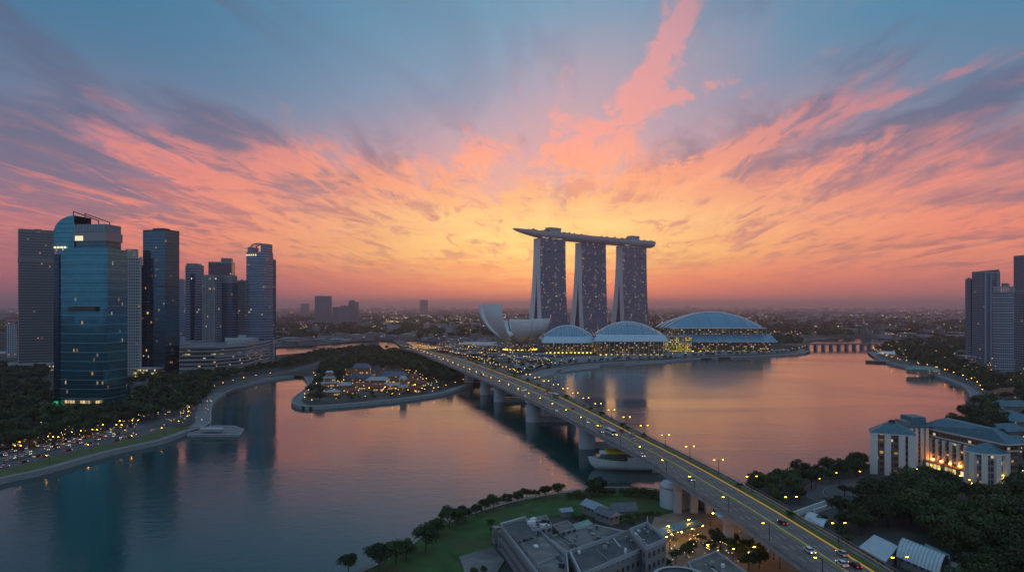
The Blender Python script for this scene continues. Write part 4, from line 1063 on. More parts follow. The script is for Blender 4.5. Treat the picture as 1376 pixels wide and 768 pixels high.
# boat moored under the bridge: pale hull, dark lattice cabin, yellow roof
x, y = at(836, 633, 0); T = thing('ferry_boat', 'pale ferry with a yellow roofed cabin moored under the bridge', 'boat', (x + 4, y + 6, 0), R(-4))
hull_w = pbr('boat_hull', (.66, .66, .68), .5, vary=.1, vscale=.2)
LB, WB = 44.0, 13.0
def hullf(a, b):
    rim = abs(2 * b - 1); wv = WB / 2 * math.sin(math.pi / 2 * min(1.0, a / .42 + .01)) ** .85 * (1 - .15 * max(0, a - .85) / .15)
    top = 5.4 + 3.2 * max(0, .45 - a) ** 1.6; th = (b - .5) * math.pi
    x = -LB / 2 + LB * a + 7.0 * (1 - rim) * max(0, 1 - a / .5) ** 1.5
    return (x, wv * (.80 + .20 * rim) * math.sin(th), top if rim > .999 else top - (top + .8) * math.cos(th) ** .6)
MB().grid(hullf, 24, 12, hull_w).build('hull', T, smooth=True)
MB().grid(lambda a, b: (hullf(a, 0)[0], hullf(a, 0)[1] * (1 - 2 * b) * .98, hullf(a, 0)[2] - .5), 24, 2, paving).build('boat_deck', T)
MB().prism(rect(14, 9.2, -8.0, 0, 2.2), 4.8, 8.8, facade('lattice_cabin', (.05, .08, .06), (.16, .20, .16), 1.3, 1.3, .25, .25, .05, (1, .8, .4), .5, .3, .3), grey_roof).build('cabin', T)
MB().prism(rect(13, 7.5, -6.0, .5, .8), 8.8, 10.2, pbr('yellow_roof', (.62, .40, .05), .5), bottom=True).build('cabin_roof', T)
MB().prism(rect(5, 7.8, -13.0, 0, .9), 8.8, 9.5, white_paint, bottom=True).build('bridge_roof', T)
MB().prism(rect(15, 8.2, 7, 0, .6), 4.8, 7.2, hull_w, grey_roof).build('aft_cabin', T)
MB().tube((-3, 0, 9.9), (-3, 0, 14), .12, .08, metal_grey, 5).build('mast', T)
mb = MB(); mb.grid(lambda a, b: (hullf(a, 0)[0] - .1, hullf(a, b)[1] * 1.02, hullf(a, 0)[2] - .6 + (0)), 0, 0, dark_metal)
for b in (0, 1): mb.path([(hullf(a, b)[0], hullf(a, b)[1] * 1.0, hullf(a, b)[2] + .1) for a in np.linspace(0, 1, 20)], .18, white_paint, 4)
mb.build('gunwale', T)
# low work pontoon behind it
slab_px('pontoon', 'low dark pontoon behind the ferry under the bridge', 'pontoon', [(876, 632), (925, 632), (925, 624), (880, 623)], -.5, 1.0, concrete)

# pier on the left bank
T = thing('ferry_pier', 'broad low white ferry pier on the left bank', 'pier', (0, 0, 0))
px = [(251, 583), (322, 583), (328, 576), (316, 571.5), (290, 571), (268, 573)]
MB().prism([at(u, v, 1.7) for u, v in px], -1, 1.7, concrete, paving, bottom=True).build('deck', T)
mb = MB(); pts = [at(u, v, 2.7) for u, v in px]
for p, q in zip(pts, pts[1:]): mb.tube((p[0], p[1], 2.7), (q[0], q[1], 2.7), .08, .08, white_paint, 4)
mb.build('railing', T)
MB().prism([at(u, v, 5.5) for u, v in [(268, 574.5), (300, 575), (299, 572.4), (271, 572.4)]], 4.4, 4.9, pale_concrete, bottom=True).build('canopy', T)
for u, v in ((269, 574), (284, 574.3), (298, 574.4), (272, 573), (285, 573), (297, 573)):
    x, y = at(u, v, 4.4); MB().tube((x, y, 1.7), (x, y, 4.5), .2, .2, metal_grey, 5).build('canopy_post', T)
# low causeway bridge at the back of the bay
T = thing('low_causeway', 'low many-legged causeway bridge at the far end of the bay', 'bridge', (0, 0, 0))
ca_, cb_ = at(1078, 463, 9), at(1238, 461.5, 9)
n = 14; dxv, dyv = (cb_[0] - ca_[0]), (cb_[1] - ca_[1])
MB().prism([(ca_[0] - 40, ca_[1]), (cb_[0] + 60, cb_[1]), (cb_[0] + 60, cb_[1] + 18), (ca_[0] - 40, ca_[1] + 18)], 8, 10.6, concrete, asphalt, bottom=True).build('deck_slab', T)
MB().prism([(ca_[0] - 40, ca_[1] - .3), (cb_[0] + 60, cb_[1] - .3), (cb_[0] + 60, cb_[1] + .2), (ca_[0] - 40, ca_[1] + .2)], 10.2, 11.4, concrete, bottom=True).build('parapet', T)
for k in range(n):
    f = .06 + .9 * k / n; MB().box((ca_[0] + dxv * f, ca_[1] + dyv * f + 9, 4), (3.0, 14, 8.2), pale_concrete).build('pier', T)

# ------------------------------------------------------------------ the hotel with fins on the right bank
fin_m = pbr('fin_white', (.66, .61, .56), .6, vary=.08, vscale=.1)
teal_tile = pbr('teal_tile_roof', (.06, .135, .17), .6, vary=.3, vscale=.5, bump=.3)
balc = facade('hotel_balconies', (.10, .05, .03), (.20, .14, .12), 3.2, 2.2, .42, .26, .16, (1, .52, .14), .8, .3, .0, group=1.0)
white_room = facade('white_room_wall', (.04, .035, .04), (.40, .41, .44), 3.2, 2.6, .45, .40, .10, (1, .66, .3), .7, .3, .0, group=1.0)
def hip(mb, poly, z, h, inset, m, over=1.4):
    """hipped roof over a rectangle of map points"""
    c = (sum(p[0] for p in poly) / len(poly), sum(p[1] for p in poly) / len(poly))
    o_ = scale_poly(poly, 1 + over / 10.0); i_ = [(c[0] + (x - c[0]) * inset[0], c[1] + (y - c[1]) * inset[1]) for x, y in o_]
    mb.prism(o_, z - .5, z, fin_m, bottom=True); mb.prism(o_, z, z + h, m, poly_top=i_); return mb
H = thing('waterfront_hotel', 'white finned hotel with teal hipped roofs and glowing balconies beside the bay', 'hotel', (0, 0, 0))
# left wing
cx, cyy, w, dp, d = fit_box(1171, 1228, 641, R(-26), .62); g = R(-26); c_, s_ = math.cos(g), math.sin(g)
loc = lambda x, y: (cx + x * c_ - y * s_, cyy + x * s_ + y * c_)
zt = 21.5
pl = [loc(x, y) for x, y in rect(w * .92, dp * .9)]
MB().prism(pl, GZ, zt + GZ, balc, dark_roof).build('left_wing', H)
for fx in (-.46, -.12, .22, .46): MB().box((*loc(w * fx, -dp * .46), GZ + zt / 2), (3.0 if abs(fx) < .4 else 3.6, 2.4, zt + .3), fin_m, g).build('fin', H)
for fy in (-.1, .25, .44): MB().box((*loc(w * .46, dp * fy), GZ + zt / 2), (2.2, 2.6, zt + .3), fin_m, g).build('fin', H)
MB().prism([loc(x, y) for x, y in rect(.6, dp * .85, w * .47, 0)], GZ, zt + GZ - .3, white_room, dark_roof).build('side_wall', H)
rf = hip(MB(), [loc(x, y) for x, y in rect(w, dp)], GZ + zt, 5.0, (.25, .25), teal_tile).build('roof', H)
MB().box((*loc(0, 0), GZ + zt + 5.6), (2.6, 2.6, 1.8), dark_metal, g).build('roof_vent', rf)
# lift tower
d = d_of(626); xA, xB = at_d(1213, d)[0], at_d(1247, d)[0]; zt = z_of(574, d) - GZ
MB().prism([(xA, d), (xB, d), (xB, d + 15), (xA, d + 15)], GZ, GZ + zt, fin_m, dark_roof).build('lift_tower', H)
for k in range(5): MB().box((xA + (xB - xA) * (.08 + .21 * k), d - .6, GZ + zt * .5), (1.6, 1.6, zt - .4), fin_m).build('fin', H)
for k in range(9): MB().box(((xA + xB) / 2 + 1.4, d - .15, GZ + 3 + k * zt / 9.6), (1.5, .5, 1.5), dark_metal).build('slot_window', H)
MB().prism([(xA + .5, d - 1.2), (xB + 1.4, d - 1.2), (xB + 1.4, d + 16), (xA + .5, d + 16)], GZ + zt, GZ + zt + 1.2, teal_tile, bottom=True).build('tower_cornice', H)
MB().prism([(xA + 5.2, d + 1), (xB, d + 1), (xB, d + 12), (xA + 5.2, d + 12)], GZ + zt + 1.2, GZ + zt + 5.4, teal_tile, poly_top=[(xA + 5.6, d + 1.6), (xB - .3, d + 1.6), (xB - .3, d + 12), (xA + 5.6, d + 12)]).build('tower_cap', H)
MB().prism([(xA + .8, d + 1), (xA + 5, d + 1), (xA + 5, d + 9), (xA + .8, d + 9)], GZ + zt + 1.2, GZ + zt + 3.4, metal_grey).build('tower_plant', H)
# main wing: runs from the lift tower towards the pavilion
A_, B_ = (xB + .5, d + 6.0), (xB + 11.5, 334.0); zt = z_of(580, d) - GZ + 2
fx, fy = B_[0] - A_[0], B_[1] - A_[1]; LF = math.hypot(fx, fy); ex, ey = fx / LF, fy / LF; nx, ny = -ey, ex    # nx: away from the bay front
main = [A_, B_, (B_[0] + nx * 9.5, B_[1] + ny * 9.5), (A_[0] + nx * 13, A_[1] + ny * 13)]
MB().prism(main, GZ, GZ + zt, balc, dark_roof).build('main_wing', H)
for k in range(11):
    f = .04 + .92 * k / 10; MB().box((A_[0] + fx * f - nx * .5, A_[1] + fy * f - ny * .5, GZ + 4 + (zt - 9) / 2), (1.7, 2.0, zt - 9), fin_m, math.atan2(ey, ex)).build('fin', H)
for z in (zt - 4.4, zt - 1.0): MB().prism([(x, y) for x, y in scale_poly(main, 1.015)], GZ + z, GZ + z + .6, fin_m, bottom=True).build('cornice', H)
nfl = int((zt - 6) / 3.2)
for k in range(1, nfl + 1):
    z = GZ + .6 + k * 3.2; q = [(A_[0] - nx * .9, A_[1] - ny * .9), (B_[0] - nx * .9, B_[1] - ny * .9), B_, A_]
    MB().prism(q, z, z + .35, pbr('balcony_slab', (.34, .25, .21), .7), bottom=True).build('balcony_slab', H)
    MB().prism([(A_[0] - nx * .95, A_[1] - ny * .95), (B_[0] - nx * .95, B_[1] - ny * .95), (B_[0] - nx * .85, B_[1] - ny * .85), (A_[0] - nx * .85, A_[1] - ny * .85)], z + .35, z + 1.15, pbr('balcony_rail', (.20, .09, .06), .6)).build('balcony_rail', H)
for k in range(8): MB().box((A_[0] + fx * (.06 + .118 * k) - nx * 1.6, A_[1] + fy * (.06 + .118 * k) - ny * 1.6, GZ + 4.6), (1.2, .8, .4), lamp_mat('terrace_glow_red', (1, .34, .03), 40.0)).build('terrace_lamp', H)
hip(MB(), main, GZ + zt, 5.6, (.35, .62), teal_tile).build('roof', H)
MB().prism(scale_poly([(A_[0] - nx * 6, A_[1] - ny * 6), (B_[0] - nx * 6, B_[1] - ny * 6), B_, A_], .96), GZ, GZ + 3.8, lit_lobby, pbr('terrace_brown', (.22, .12, .08), .8)).build('terrace_arcade', H)
# round pavilion
d = d_of(655); xc = at_d(1326, d + 8)[0]; rad = 25 / F * d; zt = z_of(612, d) - GZ
oct_ = [(xc + rad * math.cos(a), d + 8 + rad * .85 * math.sin(a)) for a in [2 * math.pi * (i + .5) / 10 for i in range(10)]]
MB().prism(scale_poly(oct_, .92), GZ, GZ + zt, facade('pavilion_glass', (.07, .06, .06), (.26, .26, .28), 3.2, 1.6, .35, .25, .14, (1, .58, .16), .8, .3, 0, group=1.0), dark_roof).build('pavilion', H)
for k, (x, y) in enumerate(oct_): MB().box((x * .97 + xc * .03, y * .97 + (d + 8) * .03, GZ + zt / 2), (2.5, 2.2, zt), fin_m, math.atan2(y - d - 8, x - xc) + math.pi / 2).build('fin', H)
MB().prism(scale_poly(oct_, 1.12), GZ + zt, GZ + zt + .8, fin_m, bottom=True).build('pavilion_eave', H)
MB().prism(scale_poly(oct_, 1.12), GZ + zt + .8, GZ + zt + 4.8, teal_tile, poly_top=scale_poly(oct_, .12)).build('pavilion_roof', H)
MB().box((xc + 1, d + 8 - rad * .87, GZ + 3.4), (3.6, .6, 6), lamp_mat('golden_doorway', (1, .62, .16), 1.6)).build('lit_doorway', H)

# ------------------------------------------------------------------ foreground blocks on the near bank
def roof_block(name, label, cat, px, zr, wall, roof, par=1.0, par_m=None):
    T = thing(name, label, cat, (0, 0, 0)); pl = [at(u, v, zr) for u, v in px]
    MB().prism(pl, GZ, zr, wall, roof).build('wall', T)
    if par:
        ins = scale_poly(pl, .965); mb = MB(); n = len(pl)
        for i in range(n):
            j = (i + 1) % n; mb.prism([pl[i], pl[j], ins[j], ins[i]], zr, zr + par, par_m or pale_concrete, bottom=False)
        mb.build('parapet', T)
    return T, pl
old_wall = facade('old_plaster_wall', (.05, .05, .055), (.22, .215, .215), 3.6, 2.6, .55, .5, .03, (1, .7, .35), .5, .4, 0, group=1.0)
flat_grey = pbr('flat_roof_slate', (.075, .078, .085), .85, vary=.35, vscale=.35, stain=(.05, .052, .056, 1))
worn_grey = pbr('worn_concrete_roof', (.165, .152, .145), .85, vary=.3, vscale=.22, stain=(.08, .078, .08, 1))
brown_roof = pbr('brown_flat_roof', (.15, .125, .11), .85, vary=.3, vscale=.3, stain=(.09, .08, .07, 1))
def clutter(T, pl, z, n, lo=.8, hi=2.6):
    c = scale_poly(pl, .8); q_ = lambda a, b_: [(c[0][k] * (1 - a) + c[1][k] * a) * (1 - b_) + (c[3 % len(c)][k] * (1 - a) + c[2][k] * a) * b_ for k in (0, 1)]
    for _ in range(max(2, n // 2)):
        a, b_ = random.random(), random.random(); p, q = q_(a, 0 if random.random() < .5 else b_), q_(a, 1 if random.random() < .5 else min(1, b_ + .5))
        MB().path([(p[0], p[1], z + .3), (q[0], q[1], z + .3)], .14, random.choice((metal_grey, white_paint, dark_metal)), 5).build('roof_pipe', T)
        p = q_(random.random(), random.random()); MB().lathe((p[0], p[1], z), [(.3, 0), (.3, .8), (.55, .9), (.5, 1.15), (.01, 1.3)], metal_grey, 8).build('vent_cowl', T)
    for _ in range(n):
        a, b_ = random.random(), random.random()
        p = [(c[0][k] * (1 - a) + c[1][k] * a) * (1 - b_) + (c[3 % len(c)][k] * (1 - a) + c[2][k] * a) * b_ for k in (0, 1)]
        h = random.uniform(.5, 1.6); MB().box((p[0], p[1], z + h / 2), (random.uniform(lo, hi), random.uniform(lo, hi), h), random.choice((metal_grey, concrete, white_paint, dark_metal)), random.random() * 2).build('roof_unit', T)
T, pl = roof_block('old_block', 'long worn grey flat-roofed block along the lawn, nearest the bay', 'building', [(672, 706), (705, 697), (762, 748), (766, 790), (735, 790)], 11.5, old_wall, worn_grey, 1.1)
clutter(T, pl, 11.5, 8)
MB().prism([at(u, v, 13.2) for u, v in [(676, 705), (703, 698), (722, 714), (694, 722)]], 11.4, 13.2, old_wall, flat_grey).build('raised_roof', T)
MB().prism([at(u, v, 12.6) for u, v in [(700, 728), (728, 719), (752, 742), (722, 754)]], 11.4, 12.4, pale_concrete, worn_grey).build('raised_roof', T)
for k in range(5):
    x, y = at(676 + k * 8.5, 716 + k * 9.5, 6); MB().box((x - 2.5, y, 5.5), (2.4, 3.0, 6 + (k % 2) * 1.6), old_wall, R(20)).build('wall_bay', T)
T, pl = roof_block('office_block', 'pale block with three dark flat roof panels behind white parapets', 'building', [(765, 744), (850, 714), (872, 737), (780, 776)], 12, old_wall, worn_grey, 1.3)
for q in ([(770, 746), (796, 737), (812, 752), (783, 765)], [(801, 736), (823, 728), (843, 741), (817, 751)], [(827, 726), (848, 718), (866, 733), (847, 740)]):
    MB().prism([at(u, v, 12.5) for u, v in q], 12.0, 12.5, pale_concrete, flat_grey).build('roof_panel', T)
clutter(T, pl, 12.5, 5, .5, 1.4)
T, pl = roof_block('corner_block', 'taller pale corner block with a dark square roof and gridded windows', 'building', [(846, 714), (870, 705), (895, 727), (868, 739)], 14.5, old_wall, flat_grey, 1.3); clutter(T, pl, 14.5, 4, .5, 1.4)
MB().tube((*at(870, 706, 14.5), 14), (*at(870, 706, 14.5), 18), .5, .1, pale_concrete, 6).build('finial', T)
T, pl = roof_block('court_block', 'low wide plain pale grey roof between the worn block and the office block', 'building', [(735, 722), (800, 706), (846, 716), (762, 744)], 8.5, old_wall, worn_grey, .6); clutter(T, pl, 8.5, 6, .5, 1.8)
T, pl = roof_block('plant_block', 'small roof block crowded with grey plant at the top of the worn block', 'building', [(706, 700), (734, 694), (742, 708), (716, 714)], 13.0, old_wall, grey_roof, .8); clutter(T, pl, 13.0, 10, 1.0, 3.0)
T, pl = roof_block('brown_roof_block', 'low block with a stained brown roof beside the plant block', 'building', [(742, 706), (762, 700), (774, 710), (752, 716)], 9.5, old_wall, brown_roof, .5)
T, pl = roof_block('green_roof_shed', 'small shed with a pale green roof beside the lawn', 'shed', [(762, 706), (790, 697), (797, 703), (770, 712)], 9.0, old_wall, pbr('pale_green_roof', (.16, .26, .22), .7, vary=.2), 0)
def gable(name, label, cat, u, v, L, W_, h, rh, rot, roofm, wallm=None, z0=GZ):
    x, y = at(u, v, z0); T = thing(name, label, cat, (x, y, z0), R(rot))
    MB().prism(rect(L, W_), 0, h, wallm or old_wall, dark_roof).build('wall', T)
    mb = MB(); o_ = .8; a = L / 2 + o_; b_ = W_ / 2 + o_
    mb.face([(-a, -b_, h), (a, -b_, h), (a, 0, h + rh), (-a, 0, h + rh)], roofm); mb.face([(a, b_, h), (-a, b_, h), (-a, 0, h + rh), (a, 0, h + rh)], roofm)
    mb.face([(-a, b_, h), (-a, -b_, h), (-a, 0, h + rh)], wallm or pale_concrete); mb.face([(a, -b_, h), (a, b_, h), (a, 0, h + rh)], wallm or pale_concrete)
    mb.face([(-a, -b_, h - .02), (-a, b_, h - .02), (a, b_, h - .02), (a, -b_, h - .02)], dark_roof)
    mb.build('roof', T); return T
slate_tile = pbr('slate_tile', (.10, .11, .125), .7, vary=.35, vscale=.8, bump=.3)
blue_tin = pbr('blue_tin_roof', (.24, .28, .33), .5, .2, vary=.15, vscale=.4)
gable('gabled_shed', 'narrow shed with a pale pitched metal roof by the lawn edge', 'shed', 799, 691, 10, 5.5, 3.6, 2.0, -58, blue_tin)
gable('garden_hut', 'dark slate roofed hut standing alone on the lawn', 'hut', 838, 689, 9, 6, 1.8, 2.8, 12, slate_tile)
gable('small_hut', 'tiny hut with a light roof at the corner of the lawn', 'hut', 760, 693, 4, 3, 2.4, 1.2, 20, blue_tin)
gable('lean_shed', 'dark tiled shed between the pitched shed and the office block', 'shed', 816, 700, 9, 5, 3.4, 1.8, -54, slate_tile)
T = slab_px('concrete_pad', 'bare concrete pad with weedy patches on the lawn left of the worn block', 'slab', [(617, 747), (662, 734), (678, 752), (668, 768), (626, 772)], GZ, 3.2, worn_grey)
T = thing('lit_canopy', 'teal roofed walkway canopy with golden lights in the forecourt', 'canopy', (0, 0, 0))
MB().prism([at(u, v, 7) for u, v in [(878, 714), (900, 704), (938, 698), (944, 704), (905, 714), (888, 720)]], 6.5, 7.2, pbr('teal_canopy', (.10, .22, .24), .5), bottom=True).build('roof', T)
for u, v in ((882, 716), (896, 714), (910, 711), (924, 707), (938, 703)):
    x, y = at(u, v, 7); MB().tube((x, y + 1, GZ), (x, y + 1, 6.6), .25, .25, metal_grey, 6).build('post', T)
    MB().box((x, y + .6, 6.1), (1.2, .5, .35), amber).build('canopy_lamp', T)
    MB().box((x + 1.8, y + .5, 6.1), (.5, .5, .35), warm_white).build('canopy_lamp', T)
# round-roofed block and its flat neighbour at the bottom rim
T = thing('round_roof_block', 'round low building with a pale rim at the bottom rim of the view', 'building', (0, 0, 0))
x, y = at(914, 776, 9); MB().lathe((x, y, GZ), [(7.4, 0), (7.4, 6.2), (7.9, 6.3), (7.9, 7.0), (7.0, 7.0), (7.0, 6.6), (.01, 6.7)], flat_grey, 36).build('drum', T)
MB().lathe((x, y, GZ), [(7.92, 6.4), (8.1, 6.6), (8.1, 7.1), (7.5, 7.3), (7.0, 7.05)], pale_concrete, 36).build('rim', T)
T, pl = roof_block('brown_annex', 'flat brown roofed annex with white edges beside the round building', 'building', [(924, 757), (963, 742), (1006, 772), (990, 800), (950, 800)], 9, old_wall, brown_roof, .7); clutter(T, pl, 9, 4, .6, 1.6)

# ------------------------------------------------------------------ low things on the right of the bridge
white_sheet = pbr('white_sheet_roof', (.44, .50, .54), .55, .1, vary=.1, vscale=.25)
T = thing('flat_white_shed', 'flat pale blue-white roofed shed beside the bridge', 'shed', (0, 0, 0)); pl = [at(u, v, 7) for u, v in [(1154, 734), (1175, 717.5), (1207, 733), (1190, 754)]]
MB().prism(scale_poly(pl, .96), GZ, 6.6, old_wall, dark_roof).build('wall', T); MB().prism(pl, 6.6, 7.0, white_sheet, bottom=True).build('roof', T)
mb = MB()
for k in range(12):
    f = (k + .5) / 12; a = [pl[0][j] * (1 - f) + pl[1][j] * f for j in (0, 1)]; b_ = [pl[3][j] * (1 - f) + pl[2][j] * f for j in (0, 1)]; mb.tube((*a, 7.02), (*b_, 7.02), .10, .10, white_sheet, 4)
mb.build('roof_seam', T)
T = thing('barrel_roof_shed', 'white barrel-roofed shed with curved ribs next to the flat white shed', 'shed', (0, 0, 0)); P0, P1, P2, P3 = [np.array(at(u, v, 6)) for u, v in [(1204, 745), (1219, 727), (1277, 750), (1262, 769)]]
def bar(a, b):
    p = (P0 * (1 - a) + P3 * a) * (1 - b) + (P1 * (1 - a) + P2 * a) * b; return (p[0], p[1], 5.5 + 3.6 * math.sin(math.pi * b) ** .8)
MB().grid(bar, 12, 12, white_sheet).build('barrel_roof', T, smooth=True)
for k in range(13): MB().path([Vector(bar(k / 12, b)) + Vector((0, 0, .12)) for b in np.linspace(0, 1, 10)], .15, pale_concrete, 4).build('roof_rib', T)
MB().prism(scale_poly([tuple(P0), tuple(P3), tuple(P2), tuple(P1)], .97), GZ, 5.6, old_wall, dark_roof).build('wall', T)
mb = MB(); mb.face([bar(1, b) for b in np.linspace(0, 1, 11)], dark_metal); mb.build('end_wall', T)
slab_px('teal_lean_to', 'narrow teal roofed lean-to behind the barrel-roofed shed', 'shed', [(1243, 729), (1276, 744), (1277, 751), (1241, 735)], GZ, 7.5, old_wall, pbr('teal_canopy', (.10, .22, .24), .5))
slab_px('grey_lean_to', 'grey lean-to at the right end of the barrel-roofed shed', 'shed', [(1276, 752), (1292, 758), (1286, 770), (1266, 768)], GZ, 5.5, old_wall, grey_roof)
T = thing('white_tent', 'small white tent roof between the bridge and the retaining wall', 'tent', (0, 0, 0)); P0, P1, P2, P3 = [np.array(at(u, v, 5)) for u, v in [(1080, 694), (1091, 686), (1114, 696), (1106, 707)]]
MB().grid(lambda a, b: (*((P0 * (1 - a) + P3 * a) * (1 - b) + (P1 * (1 - a) + P2 * a) * b), 4.6 + 1.6 * math.sin(math.pi * b) * (1 - .4 * (2 * a - 1) ** 2)), 10, 8, white_sheet).build('roof', T, smooth=True)
for p in (P0, P1, P2, P3): MB().tube((p[0], p[1], GZ), (p[0], p[1], 4.7), .15, .15, metal_grey, 5).build('post', T)
def wall_px(label, px, z1, m, th=.5, name='retaining_wall'):
    mb = MB(); P_ = [at(u, v, z1) for u, v in px]
    for p, q in zip(P_, P_[1:]):
        L = math.hypot(q[0] - p[0], q[1] - p[1]); ux, uy = (q[1] - p[1]) / L * th, -(q[0] - p[0]) / L * th
        mb.prism([p, q, (q[0] + ux, q[1] + uy), (p[0] + ux, p[1] + uy)], GZ, z1, m)
    return tag(mb.build(name), label, 'wall')
wall_px('long white retaining wall running from the bridge to the loop road', [(1062, 688), (1090, 678), (1121, 667)], 5.0, white_paint)
wall_px('angular white wall around the sunken court below the loop road', [(1093, 684), (1131, 671), (1151, 681)], 4.4, white_paint, name='court_wall')
# roads on the near right bank
mb = MB(); loop = smooth_line([at(u, v) for u, v in [(1172, 642), (1150, 646), (1128, 648), (1108, 650), (1096, 655), (1094, 662), (1101, 669), (1114, 671)]], n=8)
ribbon(loop, -4.0, 4.0, GZ + .06, asphalt, mb); ribbon(smooth_line([at(u, v) for u, v in [(1072, 696), (1110, 680), (1140, 664), (1172, 650), (1200, 640)]], n=8), -4.5, 4.5, GZ + .055, asphalt, mb)
mb.face([(*at(u, v), GZ + .05) for u, v in [(1112, 672), (1108, 656), (1135, 649), (1172, 644), (1180, 662), (1140, 672)]], asphalt); structure('road', mb)
mb = MB(); ribbon(loop, -4.3, -4.0, GZ + .16, cop, mb); ribbon(loop, 4.0, 4.3, GZ + .16, cop, mb); structure('kerb', mb)
# forecourt under the bridge
mb = MB(); mb.face([(*at(u, v), GZ + .05) for u, v in [(872, 735), (868, 722), (880, 694), (925, 684), (1000, 694), (1075, 745), (1130, 790), (1130, 830), (860, 830)]], pbr('sandy_forecourt', (.27, .20, .15), .9, vary=.3, vscale=.12, stain=(.17, .13, .10, 1))); structure('pavement', mb)
# waterfront road on the left bank
mb = MB(); ribbon(left_edge, -34, -23, GZ + .06, asphalt, mb); ribbon(left_edge, -62, -38, GZ + .06, pbr('car_park', (.10, .095, .09), .85, vary=.3, vscale=.1), mb); structure('road', mb)
mb = MB()
for a in (-34.3, -22.7, -38, -62.2): ribbon(left_edge, a, a + .35, GZ + .18, cop, mb)
structure('kerb', mb)
mb = MB(); ribbon(px_line([(1186, 480), (1215, 487), (1258, 499), (1300, 512), (1330, 527), (1352, 545), (1366, 570)]), -9, 9, GZ + .06, asphalt, mb)
ribbon(px_line([(296, 527), (330, 513), (372, 502), (410, 493), (440, 484), (480, 476), (530, 471)]), -8, 8, GZ + .06, asphalt, mb)
ribbon(px_line([(548, 466), (530, 455), (505, 446), (482, 440)], 20), -14, 14, GZ + .07, asphalt, mb)
structure('road', mb)

# ------------------------------------------------------------------ trees
def leaf_mat(name, dark, light, red=0.0):
    m = bpy.data.materials.new(name); m.use_nodes = True; t = NT(m.node_tree)
    at_ = t.n('ShaderNodeAttribute'); at_.attribute_name = 'tone'
    oi = t.n('ShaderNodeObjectInfo')
    f = X(t, at_.outputs['Fac']) * 0.75 + X(t, oi.outputs['Random']) * 0.25
    c = t.ramp(f, [(0.05, dark + (1,)), (0.55, tuple((a + b) / 2 for a, b in zip(dark, light)) + (1,)), (1.0, light + (1,))], 'LINEAR')
    b = t.n('ShaderNodeBsdfPrincipled'); t.put(b.inputs['Base Color'], c); b.inputs['Roughness'].default_value = .75; b.inputs['Specular IOR Level'].default_value = .25
    o = t.n('ShaderNodeOutputMaterial'); t.put(o.inputs[0], b.outputs[0]); MATS[name] = m
    return m
leaf_green = leaf_mat('leaf_green', (0.018, 0.034, 0.012), (0.085, 0.120, 0.036))
leaf_deep = leaf_mat('leaf_deep_green', (0.011, 0.022, 0.011), (0.056, 0.076, 0.028))
leaf_olive = leaf_mat('leaf_olive', (0.022, 0.030, 0.010), (0.080, 0.090, 0.028))
leaf_lamplit = leaf_mat('leaf_lamplit', (0.06, 0.022, 0.012), (0.20, 0.07, 0.03))  # orange lamplight is put into this leaf colour
bark = pbr('bark', (0.055, 0.042, 0.032), .9, vary=.3, vscale=1.0)

def crown_arrays(g, Rc, z0, z1, lobes, leaves, size):
    """leaf-clump quads on the shells of several uneven lobes: positions (n,4,3) and a tone per clump"""
    zc, hz2 = (z0 + z1) / 2, (z1 - z0) / 2; P_, tone = [], []
    cs = []
    for i in range(lobes):
        a = g.uniform(0, 2 * math.pi); rr = Rc * math.sqrt(g.uniform(0.02, .50)); zz_ = zc + hz2 * g.uniform(-.45, .62) * (1 - .5 * rr / Rc)
        cs.append((rr * math.cos(a), rr * math.sin(a), zz_, Rc * g.uniform(.28, .52), g.uniform(0.1, .9)))
    wts = np.array([c[3] ** 2 for c in cs]); wts /= wts.sum()
    idx = g.choice(lobes, leaves, p=wts)
    d = g.normal(size=(leaves, 3)); d /= np.linalg.norm(d, axis=1)[:, None]; d[:, 2] = np.where(d[:, 2] < -.55, -d[:, 2], d[:, 2])
    C = np.array(cs)[idx]; rad = C[:, 3] * g.uniform(.55, 1.12, leaves)
    pos = C[:, :3] + d * rad[:, None] * np.array([1, 1, .78])
    nrm = d + g.normal(size=(leaves, 3)) * .55; nrm /= np.linalg.norm(nrm, axis=1)[:, None]
    ref = g.normal(size=(leaves, 3)); a = np.cross(nrm, ref); a /= np.linalg.norm(a, axis=1)[:, None]; b = np.cross(nrm, a)
    s_ = size * g.uniform(.55, 1.25, leaves)[:, None]
    q = np.stack([pos - a * s_ * .5 - b * s_ * .18, pos + b * s_ * .42 - a * s_ * .05, pos + a * s_ * .5 + b * s_ * .1, pos - b * s_ * .45 + a * s_ * .08], axis=1)
    tn = np.clip(C[:, 4] * .6 + g.uniform(0, .4, leaves), 0, 1)
    return q, tn

def mesh_from_quads(name, q, tone, mats, mi=None):
    n = len(q); me = bpy.data.meshes.new(name)
    me.vertices.add(n * 4); me.vertices.foreach_set('co', q.reshape(-1).astype(np.float32))
    me.loops.add(n * 4); me.loops.foreach_set('vertex_index', np.arange(n * 4, dtype=np.int32))
    me.polygons.add(n); me.polygons.foreach_set('loop_start', np.arange(0, n * 4, 4, dtype=np.int32)); me.polygons.foreach_set('loop_total', np.full(n, 4, dtype=np.int32))
    for m in mats: me.materials.append(m)
    if mi is not None: me.polygons.foreach_set('material_index', mi.astype(np.int32))
    at_ = me.attributes.new('tone', 'FLOAT', 'FACE'); at_.data.foreach_set('value', tone.astype(np.float32))
    me.update(calc_edges=True); return me

